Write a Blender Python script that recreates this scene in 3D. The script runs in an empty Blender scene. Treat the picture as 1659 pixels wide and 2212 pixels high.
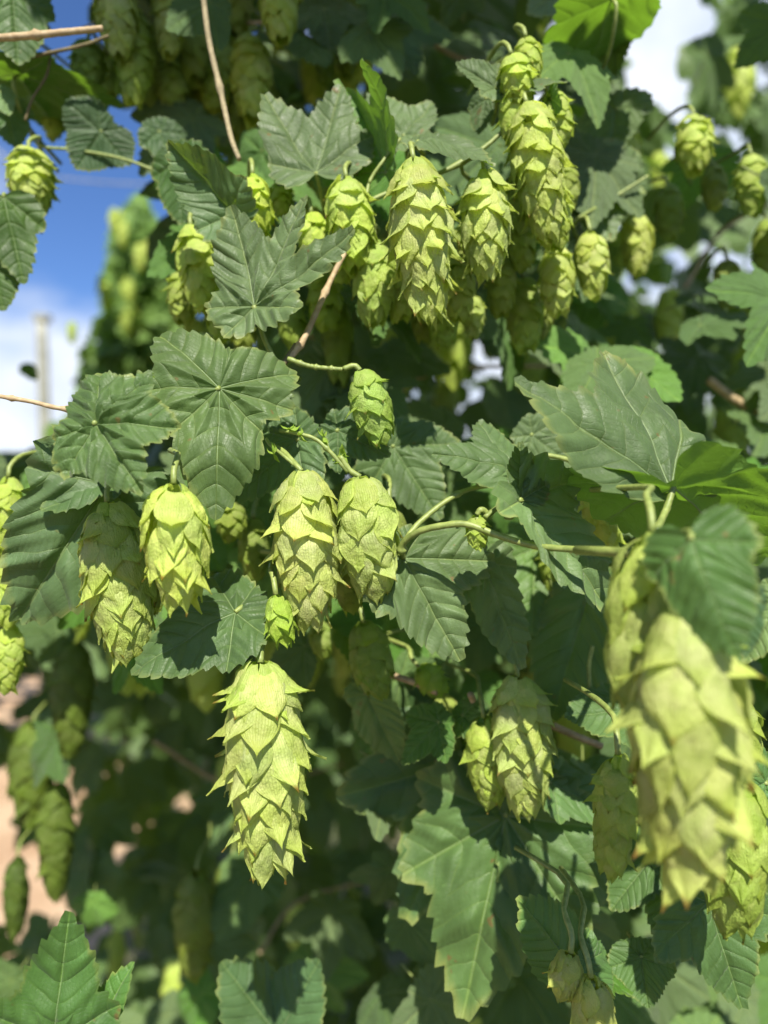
import bpy, math, random
import numpy as np
from mathutils import Vector, Matrix, noise

# ------------------------------------------------------------------ camera, sky, sun, exposure
C = bpy.context.scene.collection
SC = bpy.context.scene
EYE = Vector((0.0, 0.0, 1.45))
FOC = 1597.0                      # focal length in units of the 1659 x 2212 layout grid
cd = bpy.data.cameras.new('camera')
cam = bpy.data.objects.new('camera', cd); C.objects.link(cam)
cam.location = EYE
cam.rotation_euler = (math.radians(90), 0, 0)
cd.sensor_fit = 'VERTICAL'; cd.sensor_height = 36.0; cd.sensor_width = 27.0
cd.lens = 26.0
cd.clip_start = 0.01; cd.clip_end = 2000.0
cd.dof.use_dof = True; cd.dof.focus_distance = 0.203; cd.dof.aperture_fstop = 7.2
SC.camera = cam
SC.view_settings.view_transform = 'Standard'
SC.view_settings.look = 'None'
SC.view_settings.exposure = 0.95
SC.view_settings.gamma = 1.0
SC.view_settings.use_curve_mapping = False
SC.cycles.max_bounces = 8
SC.cycles.transmission_bounces = 4
SC.cycles.transparent_max_bounces = 4
SC.cycles.use_denoising = True

SUN_EL = math.radians(50); SUN_AZ = math.radians(6)      # azimuth: from straight behind the camera towards its right
to_sun = Vector((math.cos(SUN_EL) * math.sin(SUN_AZ), -math.cos(SUN_EL) * math.cos(SUN_AZ), math.sin(SUN_EL)))
sl = bpy.data.lights.new('sun', 'SUN'); sl.energy = 5.0; sl.angle = math.radians(0.53); sl.color = (1.0, 0.945, 0.83)
sun = bpy.data.objects.new('sun', sl); C.objects.link(sun)
sun.location = (0, 0, 5); sun.rotation_euler = to_sun.to_track_quat('Z', 'Y').to_euler()

W = bpy.data.worlds.new('World'); SC.world = W; W.use_nodes = True
nt = W.node_tree; nt.nodes.clear()
def N(tree, typ, **kw):
    n = tree.nodes.new(typ)
    for k, v in kw.items():
        if k in ('op',): n.operation = v
        else: setattr(n, k, v)
    return n
def M_(tree, op, a, b=None, c=None, clamp=False):
    n = tree.nodes.new('ShaderNodeMath'); n.operation = op; n.use_clamp = clamp
    for i, v in enumerate((a, b, c)):
        if v is None: continue
        if isinstance(v, (int, float)): n.inputs[i].default_value = v
        else: tree.links.new(v, n.inputs[i])
    return n.outputs[0]
def MR(tree, v, a, b, c=0.0, d=1.0, smooth=True):
    n = tree.nodes.new('ShaderNodeMapRange')
    n.interpolation_type = 'SMOOTHSTEP' if smooth else 'LINEAR'
    tree.links.new(v, n.inputs[0])
    for i, x in zip((1, 2, 3, 4), (a, b, c, d)): n.inputs[i].default_value = x
    return n.outputs[0]
def MIX(tree, f, a, b, mode='MIX'):
    n = tree.nodes.new('ShaderNodeMix'); n.data_type = 'RGBA'; n.blend_type = mode
    if isinstance(f, (int, float)): n.inputs[0].default_value = f
    else: tree.links.new(f, n.inputs[0])
    for i, v in ((6, a), (7, b)):
        if isinstance(v, (tuple, list)): n.inputs[i].default_value = tuple(v) + ((1.0,) if len(v) == 3 else ())
        else: tree.links.new(v, n.inputs[i])
    return n.outputs[2]
sky = N(nt, 'ShaderNodeTexSky', sky_type='NISHITA', sun_disc=False, sun_elevation=SUN_EL,
        sun_rotation=math.pi - SUN_AZ, altitude=200.0, air_density=1.0, dust_density=0.25, ozone_density=3.0)
tc = N(nt, 'ShaderNodeTexCoord')
sep = N(nt, 'ShaderNodeSeparateXYZ'); nt.links.new(tc.outputs['Generated'], sep.inputs[0])
mp = N(nt, 'ShaderNodeMapping'); mp.inputs['Scale'].default_value = (1.0, 1.0, 1.9); mp.inputs['Location'].default_value = (0.35, 0.1, 0.2)
nt.links.new(tc.outputs['Generated'], mp.inputs[0])
nz = N(nt, 'ShaderNodeTexNoise'); nz.inputs['Scale'].default_value = 3.2; nz.inputs['Detail'].default_value = 6.0; nz.inputs['Roughness'].default_value = 0.52
nt.links.new(mp.outputs[0], nz.inputs['Vector'])
az = M_(nt, 'ARCTAN2', sep.outputs[0], sep.outputs[1])              # 0 straight ahead, + to the right
bank = MR(nt, M_(nt, 'ABSOLUTE', M_(nt, 'SUBTRACT', az, 0.62)), 0.9, 0.35, 0.0, 0.36)   # bank of cloud to the right
low = MR(nt, sep.outputs[2], 0.34, 0.06, 0.0, 0.33)                 # clouds low over the horizon
cm = M_(nt, 'ADD', nz.outputs[0], M_(nt, 'MAXIMUM', bank, low))
mask = MR(nt, cm, 0.54, 0.84)
cl2 = N(nt, 'ShaderNodeTexNoise'); cl2.inputs['Scale'].default_value = 7.0; cl2.inputs['Detail'].default_value = 4.0
nt.links.new(tc.outputs['Generated'], cl2.inputs['Vector'])
ccol = MIX(nt, MR(nt, cl2.outputs[0], 0.3, 0.7), (7.4, 8.4, 10.2), (11.2, 11.8, 12.8))
skyc = MIX(nt, 1.0, sky.outputs[0], (0.86, 1.12, 1.55), 'MULTIPLY')
fin = MIX(nt, mask, skyc, ccol)
bg = N(nt, 'ShaderNodeBackground'); bg.inputs[1].default_value = 0.052
nt.links.new(fin, bg.inputs[0])
wo = N(nt, 'ShaderNodeOutputWorld'); nt.links.new(bg.outputs[0], wo.inputs[0])

# ------------------------------------------------------------------ helpers
def P(px, py, d):
    """layout grid position and depth in centimetres -> a point of the place, in metres"""
    d = d * 0.01
    return Vector((EYE.x + (px - 829.5) / FOC * d, EYE.y + d, EYE.z + (1106 - py) / FOC * d))
def unit(px, d): return px / FOC * d * 0.01

def tag(o, label=None, cat=None, group=None, kind=None):
    if label: o['label'] = label
    if cat: o['category'] = cat
    if group: o['group'] = group
    if kind: o['kind'] = kind
    return o
def empty(name, loc, label, cat, group=None):
    o = bpy.data.objects.new(name, None); C.objects.link(o); o.location = loc
    o.empty_display_size = 0.01
    return tag(o, label, cat, group)
def mesh_np(name, V, F4=None, F3=None, uv=None, mat=None, smooth=True):
    me = bpy.data.meshes.new(name)
    V = np.asarray(V, dtype=np.float32)
    f4 = np.zeros((0, 4), int) if F4 is None or len(F4) == 0 else np.asarray(F4, int)
    f3 = np.zeros((0, 3), int) if F3 is None or len(F3) == 0 else np.asarray(F3, int)
    me.vertices.add(len(V)); me.vertices.foreach_set('co', V.ravel())
    loops = np.concatenate([f4.ravel(), f3.ravel()])
    me.loops.add(len(loops)); me.loops.foreach_set('vertex_index', loops.astype(np.int32))
    st = np.concatenate([np.arange(len(f4)) * 4, len(f4) * 4 + np.arange(len(f3)) * 3]).astype(np.int32)
    me.polygons.add(len(st)); me.polygons.foreach_set('loop_start', st)
    me.polygons.foreach_set('use_smooth', np.full(len(st), smooth, dtype=bool))
    if uv is not None:
        l = me.uv_layers.new(name='UVMap')
        u = uv[loops] if len(uv) == len(V) and uv.ndim == 2 and len(uv) != len(loops) else uv
        l.data.foreach_set('uv', np.asarray(u, np.float32).ravel())
    if mat: me.materials.append(mat)
    me.update(calc_edges=True); me.validate()
    return me
def link(name, me, parent=None, color=None):
    o = bpy.data.objects.new(name, me); C.objects.link(o)
    if parent: o.parent = parent
    if color: o.color = tuple(color) + (1.0,)
    return o

# ------------------------------------------------------------------ materials
def new_mat(name):
    m = bpy.data.materials.new(name); m.use_nodes = True
    t = m.node_tree; t.nodes.clear()
    out = t.nodes.new('ShaderNodeOutputMaterial')
    return m, t, out
def leaf_material(name, top, under, through, rough=0.50, spec=0.36, veins=True, thr=0.30, bump=1.0):
    m, t, out = new_mat(name)
    oi = N(t, 'ShaderNodeObjectInfo'); geo = N(t, 'ShaderNodeNewGeometry'); tcx = N(t, 'ShaderNodeTexCoord')
    uvn = N(t, 'ShaderNodeUVMap'); uvn.uv_map = 'UVMap'; s = N(t, 'ShaderNodeSeparateXYZ'); t.links.new(uvn.outputs[0], s.inputs[0])
    av = M_(t, 'ABSOLUTE', s.outputs[1])
    n1 = N(t, 'ShaderNodeTexNoise'); n1.inputs['Scale'].default_value = 60.0; n1.inputs['Detail'].default_value = 4.0
    t.links.new(tcx.outputs['Object'], n1.inputs['Vector'])
    n2 = N(t, 'ShaderNodeTexNoise'); n2.inputs['Scale'].default_value = 420.0; n2.inputs['Detail'].default_value = 3.0
    t.links.new(tcx.outputs['Object'], n2.inputs['Vector'])
    c0 = MIX(t, MR(t, n1.outputs[0], 0.3, 0.7), tuple(x * 0.78 for x in top), tuple(x * 1.22 for x in top))
    c0 = MIX(t, MR(t, n2.outputs[0], 0.58, 0.8, 0, 0.35), c0, tuple(x * 1.9 for x in top))
    # secondary veins run forward from each midrib, tertiary ones as a fine net
    ph = M_(t, 'MULTIPLY', M_(t, 'SUBTRACT', s.outputs[0], M_(t, 'MULTIPLY', M_(t, 'POWER', av, 1.35), 1.35)), 6.6)
    ph = M_(t, 'ADD', ph, M_(t, 'MULTIPLY', M_(t, 'SUBTRACT', n1.outputs[0], 0.5), 0.9))
    fr = M_(t, 'ABSOLUTE', M_(t, 'SUBTRACT', M_(t, 'FRACT', ph), 0.5))            # 0.5 on the vein line
    line = MR(t, fr, 0.455, 0.5)
    soft = MR(t, fr, 0.30, 0.5)
    mid = MR(t, av, 0.013, 0.004)
    tert = M_(t, 'ABSOLUTE', M_(t, 'SUBTRACT', M_(t, 'FRACT', M_(t, 'MULTIPLY', M_(t, 'ADD', M_(t, 'ADD', av, M_(t, 'MULTIPLY', n2.outputs[0], 0.035)), M_(t, 'MULTIPLY', s.outputs[0], 0.35)), 30.0)), 0.5))
    tl = MR(t, tert, 0.40, 0.5)
    vor = N(t, 'ShaderNodeTexVoronoi'); vor.feature = 'DISTANCE_TO_EDGE'; vor.inputs['Scale'].default_value = 900.0
    t.links.new(tcx.outputs['Object'], vor.inputs['Vector'])
    v = M_(t, 'MAXIMUM', mid, M_(t, 'MULTIPLY', line, 0.55))
    pale = (top[0] * 2.2 + 0.03, top[1] * 1.9 + 0.03, top[2] * 1.7)
    c1 = MIX(t, M_(t, 'MULTIPLY', v, 0.42), c0, pale)
    rim = N(t, 'ShaderNodeUVMap'); rim.uv_map = 'rim'; rs_ = N(t, 'ShaderNodeSeparateXYZ'); t.links.new(rim.outputs[0], rs_.inputs[0])
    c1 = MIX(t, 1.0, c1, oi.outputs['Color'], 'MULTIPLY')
    c1 = MIX(t, M_(t, 'MULTIPLY', MR(t, rs_.outputs[0], 0.935, 1.0), MR(t, n1.outputs[0], 0.42, 0.62, 0.03, 0.55)), c1, (0.28, 0.30, 0.08))
    n3 = N(t, 'ShaderNodeTexNoise'); n3.inputs['Scale'].default_value = 230.0; n3.inputs['Detail'].default_value = 2.0
    t.links.new(tcx.outputs['Object'], n3.inputs['Vector'])
    c1 = MIX(t, MR(t, n3.outputs[0], 0.70, 0.75, 0, 0.8), c1, (0.16, 0.10, 0.035))
    cu = MIX(t, M_(t, 'MULTIPLY', v, 0.5), tuple(under), tuple(x * 1.5 for x in under))
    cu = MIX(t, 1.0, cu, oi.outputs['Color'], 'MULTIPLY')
    col = MIX(t, geo.outputs['Backfacing'], c1, cu)
    rv = MR(t, oi.outputs['Random'], 0, 1, 0.82, 1.18, smooth=False)
    cc = N(t, 'ShaderNodeCombineXYZ')
    for i in range(3): t.links.new(rv, cc.inputs[i])
    col = MIX(t, 1.0, col, cc.outputs[0], 'MULTIPLY')
    h = M_(t, 'ADD', M_(t, 'MULTIPLY', soft, -0.55), M_(t, 'MULTIPLY', line, -0.5))
    h = M_(t, 'ADD', h, M_(t, 'MULTIPLY', mid, -0.8))
    h = M_(t, 'ADD', h, M_(t, 'MULTIPLY', tl, -0.20))
    h = M_(t, 'ADD', h, M_(t, 'MULTIPLY', n2.outputs[0], 0.35))
    h = M_(t, 'ADD', h, M_(t, 'MULTIPLY', MR(t, vor.outputs[0], 0.0, 0.12), 0.10))
    b = N(t, 'ShaderNodeBump'); b.inputs['Strength'].default_value = 0.55 * bump; b.inputs['Distance'].default_value = 0.0005
    t.links.new(h, b.inputs['Height'])
    p = N(t, 'ShaderNodeBsdfPrincipled'); t.links.new(col, p.inputs['Base Color'])
    p.inputs['Specular IOR Level'].default_value = spec
    t.links.new(MR(t, n2.outputs[0], 0.3, 0.7, rough - 0.06, rough + 0.10), p.inputs['Roughness'])
    p.inputs['Sheen Weight'].default_value = 0.10; p.inputs['Sheen Roughness'].default_value = 0.4
    t.links.new(b.outputs[0], p.inputs['Normal'])
    tr = N(t, 'ShaderNodeBsdfTranslucent')
    tcol = MIX(t, M_(t, 'MULTIPLY', v, 0.7), tuple(through), tuple(x * 0.55 for x in through))
    tcol = MIX(t, MR(t, n1.outputs[0], 0.3, 0.7), tcol, tuple(x * 0.8 for x in through))
    t.links.new(tcol, tr.inputs[0]); t.links.new(b.outputs[0], tr.inputs['Normal'])
    mx = N(t, 'ShaderNodeMixShader'); mx.inputs[0].default_value = thr
    t.links.new(p.outputs[0], mx.inputs[1]); t.links.new(tr.outputs[0], mx.inputs[2])
    t.links.new(mx.outputs[0], out.inputs[0])
    return m
def bract_material(name, base, tipc, through, thr=0.38):
    m, t, out = new_mat(name)
    oi = N(t, 'ShaderNodeObjectInfo'); tcx = N(t, 'ShaderNodeTexCoord')
    uvn = N(t, 'ShaderNodeUVMap'); uvn.uv_map = 'UVMap'; s = N(t, 'ShaderNodeSeparateXYZ'); t.links.new(uvn.outputs[0], s.inputs[0])
    lq, ls = s.outputs[0], s.outputs[1]
    off = N(t, 'ShaderNodeVectorMath'); off.operation = 'ADD'
    cx = N(t, 'ShaderNodeCombineXYZ'); t.links.new(M_(t, 'MULTIPLY', oi.outputs['Random'], 37.0), cx.inputs[0])
    t.links.new(tcx.outputs['Object'], off.inputs[0]); t.links.new(cx.outputs[0], off.inputs[1])
    n1 = N(t, 'ShaderNodeTexNoise'); n1.inputs['Scale'].default_value = 3.0; n1.inputs['Detail'].default_value = 3.0
    t.links.new(off.outputs[0], n1.inputs['Vector'])
    n2 = N(t, 'ShaderNodeTexNoise'); n2.inputs['Scale'].default_value = 22.0; n2.inputs['Detail'].default_value = 4.0
    t.links.new(off.outputs[0], n2.inputs['Vector'])
    # long veins fan out from the root and meet at the tip
    ph = M_(t, 'MULTIPLY', M_(t, 'ADD', lq, M_(t, 'MULTIPLY', M_(t, 'SUBTRACT', n1.outputs[0], 0.5), 0.10)), 7.0)
    fr = M_(t, 'ABSOLUTE', M_(t, 'SUBTRACT', M_(t, 'FRACT', ph), 0.5))
    vein = MR(t, fr, 0.34, 0.5)
    cr = N(t, 'ShaderNodeTexNoise'); cr.inputs['Scale'].default_value = 14.0; cr.inputs['Detail'].default_value = 3.0
    mpp = N(t, 'ShaderNodeMapping'); mpp.inputs['Scale'].default_value = (1.6, 0.7, 1.0)
    t.links.new(off.outputs[0], mpp.inputs[0]); t.links.new(mpp.outputs[0], cr.inputs['Vector'])
    peb = N(t, 'ShaderNodeTexVoronoi'); peb.inputs['Scale'].default_value = 26.0; peb.feature = 'SMOOTH_F1'
    t.links.new(off.outputs[0], peb.inputs['Vector'])
    root = MR(t, ls, 0.05, 0.5, 1.0, 0.0)
    c = MIX(t, MR(t, n1.outputs[0], 0.35, 0.65), base, tuple((base[0] * 0.84, base[1] * 0.93, base[2] * 0.70)))
    c = MIX(t, M_(t, 'MULTIPLY', MR(t, ls, 0.45, 1.0), 0.60), c, tipc)
    edge = MR(t, M_(t, 'ABSOLUTE', lq), 0.78, 1.0)
    c = MIX(t, M_(t, 'MULTIPLY', edge, 0.30), c, tipc)
    c = MIX(t, M_(t, 'MULTIPLY', vein, 0.20), c, (base[0] * 0.60, base[1] * 0.80, base[2] * 0.35))
    brown = M_(t, 'MULTIPLY', MR(t, ls, 0.86, 0.97), MR(t, oi.outputs['Random'], 0.50, 0.95))
    c = MIX(t, brown, c, (0.20, 0.085, 0.02))
    spot = MR(t, n2.outputs[0], 0.66, 0.78, 0, 0.35)
    c = MIX(t, spot, c, (base[0] * 0.75, base[1] * 0.72, base[2] * 0.4))
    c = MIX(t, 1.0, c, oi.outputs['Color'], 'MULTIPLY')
    rv = MR(t, oi.outputs['Random'], 0, 1, 0.88, 1.10, smooth=False)
    cc = N(t, 'ShaderNodeCombineXYZ')
    for i in range(3): t.links.new(rv, cc.inputs[i])
    c = MIX(t, 1.0, c, cc.outputs[0], 'MULTIPLY')
    h = M_(t, 'ADD', M_(t, 'MULTIPLY', vein, -0.45), M_(t, 'MULTIPLY', cr.outputs[0], 1.5))
    h = M_(t, 'ADD', h, M_(t, 'MULTIPLY', n2.outputs[0], 0.5))
    h = M_(t, 'ADD', h, M_(t, 'MULTIPLY', peb.outputs[0], -0.6))
    b = N(t, 'ShaderNodeBump'); b.inputs['Strength'].default_value = 0.6; b.inputs['Distance'].default_value = 0.00045
    t.links.new(h, b.inputs['Height'])
    p = N(t, 'ShaderNodeBsdfPrincipled'); t.links.new(c, p.inputs['Base Color'])
    p.inputs['Roughness'].default_value = 0.50; p.inputs['Specular IOR Level'].default_value = 0.35
    t.links.new(b.outputs[0], p.inputs['Normal'])
    tr = N(t, 'ShaderNodeBsdfTranslucent')
    tcol = MIX(t, 1.0, tuple(through), oi.outputs['Color'], 'MULTIPLY')
    t.links.new(tcol, tr.inputs[0]); t.links.new(b.outputs[0], tr.inputs['Normal'])
    mx = N(t, 'ShaderNodeMixShader'); mx.inputs[0].default_value = thr
    t.links.new(p.outputs[0], mx.inputs[1]); t.links.new(tr.outputs[0], mx.inputs[2])
    t.links.new(mx.outputs[0], out.inputs[0])
    return m
def bark_material(name, a, b_, scale=300.0, rough=0.6, bump=0.6):
    m, t, out = new_mat(name)
    tcx = N(t, 'ShaderNodeTexCoord'); mpp = N(t, 'ShaderNodeMapping'); mpp.inputs['Scale'].default_value = (1, 1, 1)
    t.links.new(tcx.outputs['Object'], mpp.inputs[0])
    n = N(t, 'ShaderNodeTexNoise'); n.inputs['Scale'].default_value = scale; n.inputs['Detail'].default_value = 5.0
    t.links.new(mpp.outputs[0], n.inputs['Vector'])
    n2 = N(t, 'ShaderNodeTexNoise'); n2.inputs['Scale'].default_value = scale * 0.2
    t.links.new(mpp.outputs[0], n2.inputs['Vector'])
    c = MIX(t, MR(t, n.outputs[0], 0.35, 0.68), a, b_)
    c = MIX(t, MR(t, n2.outputs[0], 0.45, 0.7, 0, 0.5), c, tuple(x * 0.6 for x in a))
    p = N(t, 'ShaderNodeBsdfPrincipled'); t.links.new(c, p.inputs['Base Color']); p.inputs['Roughness'].default_value = rough
    bb = N(t, 'ShaderNodeBump'); bb.inputs['Strength'].default_value = bump; bb.inputs['Distance'].default_value = 0.1 / scale
    t.links.new(n.outputs[0], bb.inputs['Height']); t.links.new(bb.outputs[0], p.inputs['Normal'])
    t.links.new(p.outputs[0], out.inputs[0])
    return m

MLEAF = leaf_material('leaf_green', (0.070, 0.118, 0.040), (0.10, 0.19, 0.055), (0.26, 0.44, 0.03), thr=0.26)
MLEAFY = leaf_material('leaf_yellow_green', (0.085, 0.17, 0.035), (0.12, 0.23, 0.04), (0.24, 0.46, 0.03), thr=0.34)
MBRACT = bract_material('bract_papery', (0.60, 0.64, 0.25), (0.48, 0.59, 0.10), (0.60, 0.70, 0.14), thr=0.48)
MSTEMG = bark_material('stem_green', (0.17, 0.22, 0.05), (0.25, 0.30, 0.08), 700.0, 0.5, 0.5)
MSTEMB = bark_material('stem_brown', (0.31, 0.22, 0.115), (0.42, 0.32, 0.19), 500.0, 0.7, 0.9)
MSTEMD = bark_material('stem_dark', (0.10, 0.075, 0.03), (0.16, 0.13, 0.05), 400.0, 0.7, 0.9)
MVEIN = bark_material('vein_pale', (0.13, 0.20, 0.08), (0.17, 0.24, 0.10), 900.0, 0.5, 0.2)
MTWINE = bark_material('twine_fibre', (0.24, 0.20, 0.11), (0.36, 0.30, 0.18), 900.0, 0.85, 1.0)
MPOST = bark_material('post_wood', (0.25, 0.25, 0.20), (0.34, 0.34, 0.28), 18.0, 0.8, 0.6)
MWIRE = bark_material('wire_steel', (0.22, 0.23, 0.24), (0.30, 0.31, 0.33), 100.0, 0.4, 0.1)

def ground_material(name, ca, cb, cc_):
    m, t, out = new_mat(name)
    tcx = N(t, 'ShaderNodeTexCoord')
    n = N(t, 'ShaderNodeTexNoise'); n.inputs['Scale'].default_value = 2.4; n.inputs['Detail'].default_value = 8.0; n.inputs['Roughness'].default_value = 0.65
    t.links.new(tcx.outputs['Object'], n.inputs['Vector'])
    n2 = N(t, 'ShaderNodeTexNoise'); n2.inputs['Scale'].default_value = 40.0; n2.inputs['Detail'].default_value = 6.0
    t.links.new(tcx.outputs['Object'], n2.inputs['Vector'])
    c = MIX(t, MR(t, n.outputs[0], 0.35, 0.65), ca, cb)
    c = MIX(t, MR(t, n2.outputs[0], 0.4, 0.7), c, cc_)
    p = N(t, 'ShaderNodeBsdfPrincipled'); t.links.new(c, p.inputs['Base Color']); p.inputs['Roughness'].default_value = 0.9
    b = N(t, 'ShaderNodeBump'); b.inputs['Strength'].default_value = 0.8; b.inputs['Distance'].default_value = 0.03
    t.links.new(n2.outputs[0], b.inputs['Height']); t.links.new(b.outputs[0], p.inputs['Normal'])
    t.links.new(p.outputs[0], out.inputs[0])
    return m

# ------------------------------------------------------------------ the setting
gm = mesh_np('ground', [(-900, -900, 0), (900, -900, 0), (900, 900, 0), (-900, 900, 0)], F4=[(0, 1, 2, 3)], mat=ground_material('ground_weeds', (0.07, 0.075, 0.03), (0.15, 0.12, 0.07), (0.05, 0.08, 0.025)), smooth=False)
tag(link('ground', gm), 'weedy earth of the hop yard under the bines', kind='structure')
pm_ = mesh_np('path', [(-3.6, -3, .004), (-.85, -3, .004), (-.95, 3, .004), (-.8, 9, .004), (-.9, 40, .004), (-3.4, 40, .004), (-3.7, 9, .004), (-3.5, 3, .004)], F4=[(0, 1, 2, 7), (7, 2, 3, 6), (6, 3, 4, 5)], mat=ground_material('path_earth', (0.34, 0.21, 0.115), (0.52, 0.37, 0.235), (0.42, 0.28, 0.18)), smooth=False)
tag(link('path', pm_), 'dry sandy path of the hop yard seen through gaps at the lower left', kind='structure')

# ------------------------------------------------------------------ tubes
def spline(pts, n):
    pts = [Vector(p) for p in pts]
    if len(pts) < 3: return [pts[0].lerp(pts[-1], i / n) for i in range(n + 1)]
    q = [pts[0] * 2 - pts[1]] + pts + [pts[-1] * 2 - pts[-2]]
    out = []
    segs = len(pts) - 1
    for i in range(n + 1):
        f = i / n * segs; k = min(int(f), segs - 1); u = f - k
        a, b, c, d = q[k], q[k + 1], q[k + 2], q[k + 3]
        out.append(0.5 * ((2 * b) + (c - a) * u + (2 * a - 5 * b + 4 * c - d) * u * u + (3 * b - a - 3 * c + d) * u ** 3))
    return out
def tube_mesh(name, pts, r0, r1, mat, n=24, sides=8, wob=0.06, nodes=(), seed=0):
    rnd = random.Random(seed)
    path = spline(pts, n)
    V, F = [], []
    up = Vector((0.31, 0.2, 0.93)).normalized()
    for i, p in enumerate(path):
        a = path[max(i - 1, 0)]; b = path[min(i + 1, n)]
        tg = (b - a).normalized()
        x = tg.cross(up)
        if x.length < 1e-4: x = tg.cross(Vector((1, 0, 0)))
        x.normalize(); y = tg.cross(x)
        f = i / n
        r = r0 + (r1 - r0) * f
        for nd in nodes: r *= 1 + 0.6 * math.exp(-((f - nd) / 0.025) ** 2)
        r *= 1 + rnd.uniform(-wob, wob)
        for k in range(sides):
            an = 2 * math.pi * k / sides
            V.append(tuple(p + (x * math.cos(an) + y * math.sin(an)) * r * (1 + rnd.uniform(-wob, wob) * 0.5)))
    for i in range(n):
        for k in range(sides):
            k2 = (k + 1) % sides
            F.append((i * sides + k, i * sides + k2, (i + 1) * sides + k2, (i + 1) * sides + k))
    c0 = len(V); V.append(tuple(path[0])); V.append(tuple(path[-1]))
    T = []
    for k in range(sides):
        k2 = (k + 1) % sides
        T.append((c0, k2, k)); T.append((c0 + 1, n * sides + k, n * sides + k2))
    return mesh_np(name, V, F4=F, F3=T, mat=mat)

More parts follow.
